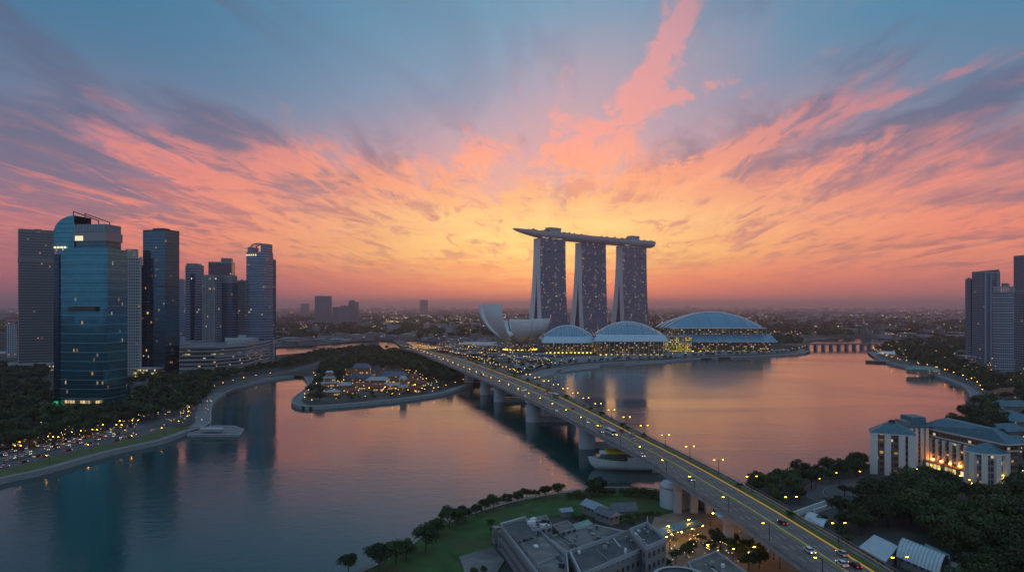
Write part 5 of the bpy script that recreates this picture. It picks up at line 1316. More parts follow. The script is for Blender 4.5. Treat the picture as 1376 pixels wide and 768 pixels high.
def trunk_mb(g, h, r, Rc, zc):
    mb = MB(); lean = g.uniform(-.04, .04, 2)
    mb.tube((0, 0, -.3), (lean[0] * h, lean[1] * h, h), r, r * .62, bark, 7)
    for k in range(5):
        a = 2 * math.pi * k / 5 + g.uniform(-.4, .4); e = Rc * g.uniform(.45, .7)
        s0 = (lean[0] * h * .9, lean[1] * h * .9, h * g.uniform(.8, .98)); m_ = (e * .5 * math.cos(a), e * .5 * math.sin(a), h + (zc - h) * .55); e_ = (e * math.cos(a), e * math.sin(a), zc + g.uniform(-.1, .25) * Rc)
        mb.tube(s0, m_, r * .5, r * .32, bark, 5); mb.tube(m_, e_, r * .32, r * .10, bark, 5)
    return mb

PROTO = {}
def tree_proto(kind, k):
    g = np.random.default_rng(hash((kind, k)) % 1000 if False else {'park': 10, 'rain': 30, 'mid': 50, 'shrub': 70, 'lamplit': 90}[kind] + k)
    Rc, z0, z1, lobes, leaves, size, h, r, lm = {'park': (4.9, 1.9, 9.2, 15, 2600, .62, 3.0, .26, leaf_green), 'rain': (9.0, 4.2, 14.0, 22, 4200, .95, 5.0, .6, leaf_deep),
        'mid': (5.6, 2.8, 11.0, 14, 1100, .95, 4.0, .36, leaf_green if k < 2 else leaf_deep), 'shrub': (2.6, .2, 3.4, 9, 600, .5, .6, .12, leaf_green), 'lamplit': (4.6, 2.4, 9.5, 12, 700, .9, 3.4, .3, leaf_lamplit)}[kind]
    if kind == 'rain': lm = (leaf_deep, leaf_green, leaf_deep, leaf_olive)[k]
    if kind == 'park': lm = (leaf_green, leaf_green, leaf_deep, leaf_green)[k]
    q, tn = crown_arrays(g, Rc, z0, z1, lobes, leaves, size)
    return mesh_from_quads(kind + '_crown', q, tn, [lm]), trunk_mb(g, h, r, Rc, (z0 + z1) / 2)
NV = {'park': 4, 'rain': 4, 'mid': 4, 'shrub': 3, 'lamplit': 2}
def plant(kind, x, y, sc, label, cat='tree', group=None, name=None, z=GZ, stretch=1.0):
    k = random.randrange(NV[kind])
    if (kind, k) not in PROTO:
        cme, tmb = tree_proto(kind, k); tmp_ = tmb.build('trunk'); tme = tmp_.data; bpy.data.objects.remove(tmp_); PROTO[(kind, k)] = (cme, tme)
    cme, tme = PROTO[(kind, k)]
    T = thing(name or 'tree', label, cat, (x, y, z), random.uniform(0, 6.28), group); T.scale = (sc * random.uniform(.92, 1.1), sc * random.uniform(.92, 1.1), sc * stretch)
    for nm, me in (('crown', cme), ('trunk' if kind != 'shrub' else 'stem', tme)):
        o_ = bpy.data.objects.new(nm, me); col.objects.link(o_); o_.parent = T
    return T

bay_poly = bay_s
def ok(x, y): return not inside(x, y, bay_poly)
def scatter(px, spacing, limit=4000):
    pl = [at(u, v) for u, v in px]; xs = [p[0] for p in pl]; ys = [p[1] for p in pl]; cell = {}; out = []
    A = abs(sum(pl[i][0] * pl[(i + 1) % len(pl)][1] - pl[(i + 1) % len(pl)][0] * pl[i][1] for i in range(len(pl)))) / 2
    for _ in range(int(min(limit * 8, A / spacing ** 2 * 9 + 30))):
        x, y = random.uniform(min(xs), max(xs)), random.uniform(min(ys), max(ys))
        if not inside(x, y, pl) or not ok(x, y): continue
        c = (int(x / spacing), int(y / spacing))
        if any(math.hypot(x - a, y - b) < spacing for i in (-1, 0, 1) for j in (-1, 0, 1) for a, b in cell.get((c[0] + i, c[1] + j), ())): continue
        cell.setdefault(c, []).append((x, y)); out.append((x, y))
    return sorted(out, key=lambda p: math.hypot(*p))
FAR_Q, FAR_T, FAR_M = [], [], []
fg = np.random.default_rng(5)
far_protos = [crown_arrays(fg, 5.6, 1.5, 10.5, 9, n, s_) for n, s_ in ((260, 1.7), (260, 1.7), (240, 1.8))]
farther = [crown_arrays(fg, 5.6, 1.0, 9.5, 6, 70, 3.4) for _ in range(3)]
def cover(x, y, sc, mi=0, far=False):
    q, tn = random.choice(farther if far else far_protos); a = random.uniform(0, 6.28); c, s_ = math.cos(a), math.sin(a)
    M_ = np.array([[c, s_, 0], [-s_, c, 0], [0, 0, 1]]) * sc; FAR_Q.append(q @ M_ + np.array([x, y, GZ])); FAR_T.append(np.clip(tn + random.uniform(-.25, .2), 0, 1)); FAR_M.append(np.full(len(q), mi))
def wood(px, spacing, kind, n_ind, label, group, s0=.8, s1=1.2, far=False, cat='tree', name='tree'):
    for i, (x, y) in enumerate(scatter(px, spacing)):
        sc = random.uniform(s0, s1)
        if i < n_ind: plant(kind, x, y, sc, label, cat, group, name)
        else: cover(x, y, sc * (1.6 if kind == 'rain' else 1.0), random.choice((0, 1)), far)

# the single row along the lawn, each tree known by its place in the row
row = [(468, 768, 27), (509, 766, 35), (532, 757, 33), (546, 751, 27), (572, 740, 38), (588, 720, 27), (604, 710, 31), (615, 704, 24), (625, 699, 20), (640, 693, 17), (652, 687, 20), (663, 684, 22), (681, 679, 16), (696, 676, 18), (708, 671, 16), (720, 669, 12), (733, 669, 18), (750, 667, 20)]
ordn = ['first', 'second', 'third', 'fourth', 'fifth', 'sixth', 'seventh', 'eighth', 'ninth', 'tenth', 'eleventh', 'twelfth', 'thirteenth', 'fourteenth', 'fifteenth', 'sixteenth', 'seventeenth', 'last']
for i, (u, v, hp) in enumerate(row):
    x, y = at(u, v); hm_ = hp * y / F; lab = f'{ordn[i]} round tree of the lawn row, counting up from the near left end'
    if i == 17: lab = 'round lone tree at the far right end of the lawn row'
    plant('park', x, y, hm_ / 9.2, lab, 'tree', 'trees in a row along the lawn')
for i, (u, v, sc) in enumerate(((766, 671, .9), (776, 668, 1.1), (785, 670, 1.0), (794, 667, 1.3), (803, 666, 1.7), (812, 667, 1.3), (822, 666, 1.1), (838, 666, 1.0), (848, 665, 1.2), (858, 667, 1.3), (868, 668, 1.2), (878, 669, 1.2), (886, 672, .9))):
    x, y = at(u, v); plant('shrub', x, y, sc, 'dense shrub in the waterside hedge between the lawn row and the bridge', 'shrub', 'shrubs on the waterside of the lawn', 'shrub')
for (u, v) in ((805, 664), (797, 666)): plant('mid', *at(u, v), .75, 'bushy tree rising out of the waterside shrubs', 'tree', 'trees among the waterside shrubs')
for (u, v, sc) in ((822, 698, .8), (832, 700, .7), (845, 699, .8), (858, 697, .8), (868, 695, .7), (660, 705, .7), (664, 716, .7), (668, 726, .8), (773, 697, .7), (783, 699, .7), (636, 771, .7), (650, 768, .6), (876, 691, .6), (885, 693, .6), (850, 704, .6), (812, 693, .7)):
    plant('shrub', *at(u, v), sc, 'low shrub among the sheds at the edge of the lawn', 'shrub', 'shrubs among the sheds', 'shrub')
for (u, v, sc, kd) in ((908, 757, .5, 'mid'), (922, 750, .55, 'park'), (930, 741, .5, 'park'), (955, 745, .5, 'mid'), (968, 738, .6, 'mid'), (980, 744, .6, 'mid'), (992, 752, .6, 'mid'), (1003, 742, .55, 'mid'), (1015, 752, .6, 'mid'), (1020, 764, .6, 'mid'), (1006, 766, .6, 'park'), (962, 728, .5, 'mid'), (985, 732, .5, 'park'), (942, 730, .35, 'mid'), (892, 768, .5, 'mid')):
    plant(kd, *at(u, v), sc, 'small leafy tree strung among golden lights in the forecourt', 'tree', 'small forecourt trees')
# right bank
wood([(1158, 712), (1172, 682), (1205, 672), (1262, 668), (1300, 676), (1376, 684), (1450, 690), (1450, 850), (1300, 850), (1292, 768), (1250, 726), (1205, 715)], 9.0, 'rain', 62, 'broad dark tree in the dense wood below the hotel', 'trees of the dark wood', .6, 1.25)
wood([(1224, 661), (1250, 650), (1290, 660), (1288, 668), (1230, 668)], 8, 'mid', 12, 'dark bushy tree right at the foot of the finned hotel', 'trees at the hotel foot', .8, 1.1)
wood([(1006, 668), (1022, 654), (1062, 644), (1112, 632), (1166, 627), (1168, 640), (1112, 648), (1090, 657), (1076, 678), (1045, 682)], 6.5, 'mid', 44, 'leafy tree in the shore clump between the bridge and the hotel', 'trees of the near shore clump', .6, 1.0)
wood([(1118, 704), (1132, 686), (1160, 690), (1158, 720), (1140, 726)], 7, 'mid', 9, 'bushy tree between the white tent and the flat white shed', 'trees by the sheds', .55, .85)
wood([(1095, 700), (1120, 706), (1150, 728), (1140, 732)], 5, 'mid', 6, 'small olive tree hugging the bridge beside the sheds', 'small trees along the bridge', .35, .5)
for (u, v, sc) in ((1203, 650, .6), (1196, 655, .55), (1190, 658, .5), (1211, 655, .6), (1142, 690, .45), (1135, 666, .5), (1146, 668, .5), (1124, 676, .35)): plant('mid', *at(u, v), sc, 'small dark tree beside the parking ground of the hotel', 'tree', 'trees by the hotel parking')
for (u, v, sc) in ((1352, 652, .6), (1362, 650, .7), (1372, 655, .7), (1358, 668, .7), (1366, 640, .6)): plant('mid', *at(u, v), sc, 'bushy tree right of the round hotel pavilion', 'tree', 'trees right of the hotel pavilion')
wood([(1284, 584), (1294, 572), (1308, 556), (1326, 541), (1346, 556), (1336, 588), (1305, 594)], 10, 'mid', 22, 'full dark tree of the clump on the water behind the hotel', 'trees of the clump behind the hotel', 1.0, 1.5)
wood([(1336, 556), (1358, 548), (1400, 560), (1400, 640), (1352, 640), (1330, 600)], 15, 'mid', 14, 'tree among the teal roofed houses at the right rim', 'trees among the teal roofed houses', .7, 1.0)
wood([(1182, 474), (1232, 490), (1275, 504), (1312, 520), (1340, 540), (1380, 545), (1380, 512), (1330, 506), (1290, 490), (1250, 470), (1190, 464)], 11, 'mid', 0, '', '', .9, 1.5)
wood([(1195, 463), (1245, 468), (1295, 487), (1297, 455), (1225, 452)], 22, 'mid', 0, '', '', 1.2, 1.7)
# left bank
wood([(-50, 612), (20, 607), (90, 592), (150, 577), (215, 563), (262, 553), (272, 540), (286, 523), (320, 507), (300, 500), (246, 513), (205, 524), (178, 544), (150, 556), (70, 560), (58, 523), (-50, 523)], 8.5, 'mid', 64, 'dark tree in the belt between the waterfront road and the left towers', 'trees of the left bank belt', .9, 1.35)
wood([(-50, 522), (60, 512), (66, 500), (0, 492), (-50, 492)], 11, 'mid', 0, '', '', .9, 1.3)
wood([(166, 545), (178, 520), (245, 512), (300, 503), (330, 500), (240, 508), (180, 512), (160, 520)], 9, 'mid', 0, '', '', .8, 1.1)
wood([(310, 508), (345, 503), (400, 493), (440, 482), (480, 475), (520, 470), (500, 468), (440, 474), (385, 486), (368, 494), (330, 501)], 9.5, 'mid', 0, '', '', .8, 1.2)
wood([(1400, 520), (1400, 690), (1480, 690), (1480, 860), (1900, 860), (1900, 520), (1560, 490)], 17, 'rain', 0, '', '', .5, .9)
wood([(-60, 620), (-60, 492), (-420, 500), (-420, 660)], 15, 'mid', 0, '', '', 1.0, 1.5)
# peninsula
wood([(428, 503), (440, 490), (470, 482), (505, 474), (545, 473), (566, 484), (600, 503), (620, 514), (600, 521), (575, 513), (548, 499), (520, 494), (480, 492), (462, 500), (455, 516), (440, 520)], 9.0, 'mid', 40, 'dense dark tree on the peninsula behind the lit pavilions', 'trees on the peninsula', .8, 1.25)
wood([(412, 540), (416, 525), (428, 512), (436, 520), (430, 540)], 10, 'mid', 6, 'leafy tree near the rounded tip of the peninsula', 'trees at the peninsula tip', .6, .9)
wood([(450, 540), (540, 532), (600, 523), (560, 522), (460, 533)], 11, 'shrub', 22, 'garden bush along the front path of the peninsula', 'garden bushes on the peninsula', .8, 1.4, cat='shrub', name='shrub')
for (u, v) in ((480, 497), (487, 495), (494, 497), (501, 496), (514, 498), (521, 496), (528, 499), (536, 498), (544, 499), (551, 502)): plant('lamplit', *at(u, v), random.uniform(.9, 1.15), 'rust-red tree with lamp glow coloured into its leaves, behind the pavilions', 'tree', 'rust-red trees behind the pavilions')
# far green masses, too many and too far to count
random.seed(21)
for px, sp, f in (([(330, 462), (420, 456), (520, 452), (505, 446), (400, 446), (330, 450)], 26, True), ([(560, 456), (640, 455), (650, 444), (560, 446)], 28, True), ([(1060, 452), (1200, 450), (1300, 452), (1300, 444), (1060, 443)], 34, True),
                  ([(1030, 466), (1076, 466), (1074, 458), (1040, 455)], 22, True), ([(360, 445), (560, 443), (560, 436), (360, 437)], 42, True), ([(900, 440), (1300, 441), (1300, 433), (900, 433)], 60, True), ([(0, 458), (30, 458), (30, 446), (0, 446)], 28, True)):
    wood(px, sp, 'mid', 0, '', '', 1.2, 2.2, f)
for _ in range(1500):
    v = 415.5 + 38 * random.random() ** 1.7; u = random.uniform(-60, 1440)
    if 700 < u < 890 and v > 440: continue
    x, y = at(u, v)
    if inside(x, y, river) or not ok(x, y): continue
    for _k in range(3): cover(x + random.gauss(0, 30), y + random.gauss(0, 30), random.uniform(1.2, 2.2) * (1 + y / 9000), random.choice((0, 1)), True)
for off in (-20, -30):
    ln = resample(mid_edge, 13 if off == -20 else 19)
    for i in range(1, len(ln) - 1):
        a = math.atan2(ln[i + 1][1] - ln[i - 1][1], ln[i + 1][0] - ln[i - 1][0]); x, y = ln[i][0] + math.sin(a) * off, ln[i][1] - math.cos(a) * off
        if random.random() < .75: cover(x, y, random.uniform(.35, .75), 0)
for _ in range(220):
    u, v = random.uniform(585, 745), random.uniform(462, 505); x, y = at(u, v)
    if ok(x, y) and v < 476 + (u - 585) * .12 + 6: cover(x, y, random.uniform(.3, .8), random.choice((0, 1)))
Q = np.concatenate(FAR_Q); cov = bpy.data.objects.new('tree_cover', mesh_from_quads('tree_cover', Q, np.concatenate(FAR_T), [leaf_green, leaf_deep], np.concatenate(FAR_M))); col.objects.link(cov); tag(cov, kind='stuff')
# the garden along the top of the sky deck
RQ, RT = [], []
for a in np.concatenate([np.linspace(.10, .46, 46), np.linspace(.60, .98, 40)]):
    x = A0 + (A1 - A0) * a + random.uniform(-3, 3); yb = bow(a) + random.uniform(-.7, .7) * hw(a)
    q, tn = random.choice(farther); RQ.append(q * random.uniform(.45, .8) + np.array([x, yb, zd(a)])); RT.append(tn)
rg = bpy.data.objects.new('roof_garden', mesh_from_quads('roof_garden', np.concatenate(RQ), np.concatenate(RT), [leaf_deep])); col.objects.link(rg); rg.location = D.location; rg.rotation_euler = D.rotation_euler; tag(rg, kind='stuff')

# ------------------------------------------------------------------ lamps
random.seed(33)
def lamp_parts(h, arms, glow):
    pm = MB(); pm.tube((0, 0, 0), (0, 0, h), .16, .09, dark_metal, 6); pm.tube((0, 0, 0), (0, 0, .8), .26, .22, dark_metal, 6)
    am, hd = MB(), MB()
    for s_ in arms:
        am.path([(0, 0, h - .5), (s_ * .8, 0, h + .1), (s_ * 1.8, 0, h + .25)], .07, dark_metal, 4)
        hd.box((s_ * 2.0, 0, h + .20), (.62, .30, .14), glow, top=dark_metal)
    return pm, am, hd
LAMP = {}
def street_lamp(x, y, z, rot, label, group, h=8.0, arms=(1,), glow=None, parts=True, cat='street lamp', name='street_lamp', sc=1.0):
    glow = glow or amber; key = (h, arms, glow.name, parts)
    if key not in LAMP:
        pm, am, hd = lamp_parts(h, arms, glow)
        if parts:
            ms = []
            for nm, mb in (('pole', pm), ('lamp_arm', am), ('lamp_head', hd)):
                o_ = mb.build(nm); ms.append((nm, o_.data)); bpy.data.objects.remove(o_)
            LAMP[key] = ms
        else:
            mb = MB()
            for k in (pm, am, hd):
                for f, mi, uv in zip(k.f, k.mi, k.uv): mb.face([k.v[i] for i in f], k.mats[mi], uv)
            o_ = mb.build(name); LAMP[key] = o_.data; bpy.data.objects.remove(o_)
    if parts:
        T = thing(name, label, cat, (x, y, z), rot, group)
        for nm, me in LAMP[key]: o_ = bpy.data.objects.new(nm, me); col.objects.link(o_); o_.parent = T
    else:
        T = bpy.data.objects.new(name, LAMP[key]); col.objects.link(T); T.location = (x, y, z); T.rotation_euler = (0, 0, rot); tag(T, label, cat, group)
    T.scale = (sc, sc, sc)
    return T
def along(line, step, off=0.0):
    ln = resample(line, step); out = []
    for i in range(len(ln)):
        p, q = ln[max(0, i - 1)], ln[min(len(ln) - 1, i + 1)]; a = math.atan2(q[1] - p[1], q[0] - p[0]); out.append((ln[i][0] + math.sin(a) * off, ln[i][1] - math.cos(a) * off, a))
    return out
sodium = lamp_mat('sodium_lamp', (1.0, 0.42, 0.008), 38.0); forecourt_sodium = lamp_mat('forecourt_lamp', (1.0, 0.40, 0.008), 260.0)
i = 4.0; k = 0
while i < NB - 1:
    for tt, fl, lab in ((.028, 0, 'single-arm lamp with an amber head on the left edge of the road bridge'), (.957, 1, 'twin-arm lamp with amber heads on the bay side of the road bridge')):
        p = bp(i, tt); street_lamp(p[0], p[1], DZ + .2, bdir(i) - math.pi / 2 + (math.pi if not fl else 0), lab, 'lamps on the left edge of the bridge' if not fl else 'lamps on the bay side of the bridge', 6.0, (1,) if not fl else (-1, 1), amber, parts=p[1] < 520)
    i += 30.0 / per
glow_low = amber
for x, y, a in along(left_edge, 24, -36): street_lamp(x, y, GZ, a + math.pi / 2, 'amber street lamp between the waterfront road and the car park', 'lamps of the waterfront road', 8.0, (-1, 1), sodium, parts=False)
for x, y, a in along(left_edge, 30, -9.6): street_lamp(x, y, GZ, a + math.pi / 2, 'low lamp on the grassy verge of the left promenade', 'lamps on the left verge', 4.5, (1,), sodium, parts=False)
for x, y, a in along(left_edge, 12, -64): street_lamp(x, y, GZ, a + math.pi / 2, 'amber lamp at the back of the waterfront car park under the trees', 'lamps behind the car park', 4.0, (-1,), sodium, parts=False)
for x, y, a in along(left_cove, 26, -14): street_lamp(x, y, GZ, a - math.pi / 2, 'warm lamp along the curved promenade of the left cove', 'lamps round the left cove', 5.0, (-1,), amber, parts=False)
for x, y, a in along(penin_edge, 30, -13): street_lamp(x, y, GZ, a - math.pi / 2, 'warm lamp along the rim path of the peninsula', 'lamps on the peninsula rim', 4.5, (1,), amber, parts=False)
for x, y, a in along(mid_edge, 34, -14): street_lamp(x, y, GZ + 2, a - math.pi / 2, 'warm white lamp on the waterfront before the domed halls', 'lamps on the hall waterfront', 6.0, (1,), warm_white, parts=False, sc=1.2)
for x, y, a in along(right_edge, 38, -12): street_lamp(x, y, GZ, a - math.pi / 2, 'amber lamp along the far right promenade', 'lamps on the right promenade', 6.0, (1,), amber, parts=False, sc=1.3)
for u, v in ((905, 726), (930, 716), (955, 706), (975, 716), (955, 752), (1012, 728), (1040, 752), (985, 762), (900, 740), (1030, 735), (1022, 757), (1048, 764), (972, 700), (1000, 708)):
    x, y = at(u, v); street_lamp(x, y, GZ, random.uniform(0, 6), 'sodium lamp lighting the sandy forecourt below the bridge', 'lamps in the forecourt', 5.5, (1,), forecourt_sodium)
for u, v in ((1096, 656), (1104, 650), (1128, 650), (1160, 648)):
    x, y = at(u, v); street_lamp(x, y, GZ, random.uniform(0, 6), 'amber lamp beside the curved loop road', 'lamps on the loop road', 5.0, (1,), sodium)
for u, v in ((1214, 650), (1222, 646), (1236, 640), (1250, 634), (1268, 641), (1285, 649), (1296, 655), (1352, 625), (1362, 612), (1348, 600), (1370, 600), (1356, 640), (1368, 628), (1308, 662), (1345, 658)):
    x, y = at(u, v); street_lamp(x, y, GZ, random.uniform(0, 6), 'amber garden lamp around the finned hotel', 'garden lamps round the hotel', 4.0, (1,), sodium, parts=False)
for _ in range(26):
    u, v = random.uniform(462, 575), random.uniform(498, 531); x, y = at(u, v); street_lamp(x, y, GZ, random.uniform(0, 6), 'golden lamp between the pavilions on the peninsula', 'lamps between the pavilions', 5.0, (1,), sodium, parts=False)
for _ in range(24):
    u, v = random.uniform(598, 742), random.uniform(470, 497)
    if v > 480 + (u - 600) * .1: continue
    x, y = at(u, v); street_lamp(x, y, GZ, random.uniform(0, 6), 'small amber lamp on the plaza below the lotus museum', 'lamps on the museum plaza', 6.0, (-1, 1), amber, parts=False, sc=1.3)

for i_, tt_, s_ in [(random.uniform(8, 150), random.uniform(.85, .90), random.uniform(.5, 1.0)) for _ in range(26)]:
    p = bp(i_, tt_); plant('shrub', p[0], p[1], s_, 'bush growing in the planting strip along the bay side of the bridge', 'shrub', 'bushes in the bridge planting strip', 'shrub', z=DZ + .4)

# ------------------------------------------------------------------ vehicles
glass_car = pbr('car_glass', (.02, .025, .03), .08); tyre = pbr('tyre', (.02, .02, .02), .8); head_l = lamp_mat('headlight', (1, .80, .42), 3.0); tail_l = lamp_mat('tail_light', (1, .05, .02), 1.6)
paints = {'white': (.65, .65, .65), 'silver': (.36, .37, .39), 'black': (.015, .015, .018), 'red': (.28, .02, .02), 'blue': (.03, .07, .2), 'yellow': (.55, .36, .03)}
def car_shapes(cname):
    p = pbr('car_paint_' + cname, paints[cname], .3, .1)
    body, cab, lights = MB(), MB(), MB()
    body.prism(rect(4.3, 1.78, 0, 0, .25), .32, .86, p, poly_top=rect(4.2, 1.70, 0, 0, .25), bottom=True)
    cab.prism(rect(2.5, 1.6, -.25), .86, 1.36, glass_car, p, poly_top=rect(1.75, 1.35, -.3)); cab.prism(rect(1.74, 1.34, -.3), 1.36, 1.42, p)
    wh = []
    for sx in (-1.3, 1.3):
        for sy in (-.8, .8):
            w_ = MB(); w_.tube((sx, sy - .1, .33), (sx, sy + .1, .33), .33, .33, tyre, 10); wh.append(w_)
    hl = [MB().box((2.13, s_ * .6, .66), (.10, .34, .18), head_l) for s_ in (-1, 1)]; tl = [MB().box((-2.13, s_ * .6, .70), (.10, .34, .16), tail_l) for s_ in (-1, 1)]
    return [('body', body), ('cabin', cab)] + [('wheel', w_) for w_ in wh] + [('headlight', h_) for h_ in hl] + [('tail_light', h_) for h_ in tl]
CARS = {}
def car(x, y, z, rot, cname, label, group, parts=False):
    if (cname, parts) not in CARS:
        sh = car_shapes(cname)
        if parts:
            ms = []
            for nm, mb in sh:
                o_ = mb.build(nm); ms.append((nm, o_.data)); bpy.data.objects.remove(o_)
        else:
            mb = MB()
            for _n, k_ in sh:
                for f, mi, uv in zip(k_.f, k_.mi, k_.uv): mb.face([k_.v[j] for j in f], k_.mats[mi], uv)
            o_ = mb.build('car'); ms = o_.data; bpy.data.objects.remove(o_)
        CARS[(cname, parts)] = ms
    ms = CARS[(cname, parts)]
    if parts:
        T = thing('car', label, 'car', (x, y, z), rot, group)
        for nm, me in ms: o_ = bpy.data.objects.new(nm, me); col.objects.link(o_); o_.parent = T
    else:
        T = bpy.data.objects.new('car', ms); col.objects.link(T); T.location = (x, y, z); T.rotation_euler = (0, 0, rot); tag(T, label, 'car', group)
    return T
cn = list(paints); wts = [4, 4, 4, 1, 1, 1]
lanes = [(.11, -1), (.21, -1), (.30, -1), (.39, -1), (.55, 1), (.62, 1), (.69, 1), (.755, 1)]
for tt, sg in lanes:
    i = random.uniform(2, 12)
    while i < NB - 2:
        p = bp(i, tt); c = random.choices(cn, wts)[0]
        side = 'left' if sg < 0 else 'right'
        lab = f'{c} car driving on the {side} carriageway of the road bridge'
        # index runs away from the camera; left carriageway comes towards it
        car(p[0], p[1], DZ + .02, bdir(i) + (math.pi if sg < 0 else 0), c, lab, f'{c} cars on the {side} bridge carriageway', p[1] < 330)
        i += random.uniform(80, 230) / per
def bus(x, y, z, rot, paint, label):
    T = thing('bus', label, 'bus', (x, y, z), rot)
    MB().prism(rect(11.6, 2.5, 0, 0, .2), .4, 1.5, paint, bottom=True).build('body', T)
    MB().prism(rect(11.5, 2.44, 0, 0, .2), 1.5, 2.6, glass_car).build('window_band', T)
    MB().prism(rect(11.6, 2.5, 0, 0, .3), 2.6, 3.05, pbr('bus_roof', (.5, .5, .5), .5), poly_top=rect(11.3, 2.2, 0, 0, .3), bottom=True).build('roof', T)
    for sx in (-3.6, 3.9):
        for sy in (-1.1, 1.1): MB().tube((sx, sy - .16, .5), (sx, sy + .16, .5), .5, .5, tyre, 12).build('wheel', T)
    for sy in (-.9, .9): MB().box((5.82, sy, .9), (.1, .4, .22), head_l).build('headlight', T); MB().box((-5.82, sy, 1.0), (.1, .3, .3), tail_l).build('tail_light', T)
for i_, tt_, sg, pc, lab in ((38, .34, -1, (.55, .55, .56), 'white bus coming down the left carriageway of the bridge, near the moored ferry'), (64, .72, 1, (.10, .22, .12), 'green bus driving away along the right carriageway of the bridge'), (92, .25, -1, (.35, .05, .04), 'dark red bus in the middle stretch of the bridge')):
    p = bp(i_, tt_); bus(p[0], p[1], DZ + .02, bdir(i_) + (math.pi if sg < 0 else 0), pbr('bus_paint_%d' % i_, pc, .35), lab)
n_ = 0
for row_i, off in enumerate((-41.5, -47, -52.5, -58)):
    for x, y, a in along(left_edge, 5.2, off):
        if x < -330 or random.random() < .42: continue
        n_ += 1
        if n_ > 118: break
        c = random.choices(cn, [4, 3, 3, 2, 2, 1])[0]; car(x, y, GZ + .08, a + math.pi / 2 + random.choice((0, math.pi)) + random.uniform(-.08, .08), c, f'{c} car parked in the waterfront car park on the left bank', f'{c} cars in the waterfront car park')
for off, dr in ((-26, 0), (-31, math.pi)):
    for x, y, a in along(left_edge, 15, off):
        if x < -330 or random.random() < .35: continue
        c = random.choices(cn, wts)[0]; car(x, y, GZ + .08, a + dr, c, f'{c} car driving along the waterfront road on the left bank', f'{c} cars on the waterfront road')
for u, v in ((1180, 650), (1186, 653), (1192, 650), (1199, 646), (1176, 656), (1206, 648), (1168, 652), (1160, 656), (1150, 660)):
    x, y = at(u, v); c = random.choices(cn, wts)[0]; car(x, y, GZ + .08, random.uniform(0, 6), c, f'{c} car parked before the left wing of the hotel', f'{c} cars before the hotel')

# ------------------------------------------------------------------ pavilions on the peninsula
pav_wall = facade('pavilion_lit_wall', (.4, .2, .08), (.16, .09, .06), 3.2, 2.4, .3, .3, .30, (1, .58, .2), 1.1, .4, 0, group=1.0)
blue_slate = pbr('blue_slate', (.08, .10, .15), .6, vary=.3, vscale=.5); red_tile = pbr('red_tile', (.20, .055, .035), .75, vary=.3, vscale=.6); pale_tile = pbr('pale_tile', (.34, .33, .34), .7, vary=.2)
def pav(u, v, L, W_, h, rh, rot, rm, label, tiers=1, group=None):
    x, y = at(u, v); T = thing('pavilion', label, 'pavilion', (x, y + W_ / 2, GZ), R(rot), group); z = 0.0
    for k in range(tiers):
        f = 1 - .28 * k; MB().prism(rect(L * f, W_ * f), z, z + h, pav_wall, dark_roof).build('wall', T)
        mb = MB(); mb.prism(rect(L * f + 2.4, W_ * f + 2.4), z + h, z + h + rh, rm, poly_top=rect(L * f * .72, W_ * f * .16 if tiers == 1 or k == tiers - 1 else W_ * f * .7), bottom=True); mb.build('roof', T); z += h + rh * .8
    return T
pav(484, 516, 26, 16, 7, 5, 4, blue_slate, 'two-tier blue roofed hall at the left of the peninsula group', 2)
pav(527, 515, 27, 18, 8, 5, -3, blue_slate, 'large blue roofed hall at the right of the peninsula group', 1)
pav(506, 518, 24, 14, 6, 3.4, 2, pale_tile, 'pale roofed hall between the two blue roofed halls')
pav(526, 524, 22, 9, 5, 2.6, -4, pale_tile, 'long low pale roofed gallery in front of the large blue roofed hall')
pav(487, 524, 24, 9, 4.5, 3, 3, red_tile, 'red roofed gallery in front of the two-tier blue roofed hall')
pav(506, 526, 22, 8, 4.5, 3, 0, red_tile, 'red roofed front hall in the middle of the peninsula gardens')
pav(549, 520, 13, 11, 6, 4, 20, red_tile, 'small red roofed lodge right of the large blue roofed hall')
pav(541, 528, 9, 8, 6, 3, 10, pale_tile, 'small white lodge near the front path of the peninsula', 2)
pav(463, 524, 12, 10, 5, 3, -10, pale_tile, 'small pale lodge left of the two-tier hall')
pav(441, 520, 16, 12, 4, 2.2, 20, pale_tile, 'pale stepped terrace house in the left grove of the peninsula', 3)
pav(446, 532, 12, 9, 4, 2, 0, pale_tile, 'low pale kiosk below the stepped terrace house')
for (u, v, rot) in ((470, 505, 10), (497, 505, -5), (515, 506, 8), (540, 507, 0), (556, 511, 14), (564, 520, 30), (470, 531, 0), (556, 528, 5)):
    pav(u, v, random.uniform(9, 14), 8, 4.5, 3, rot, red_tile, 'small red roofed tea house tucked among lamps on the peninsula', 1, 'small red roofed tea houses')
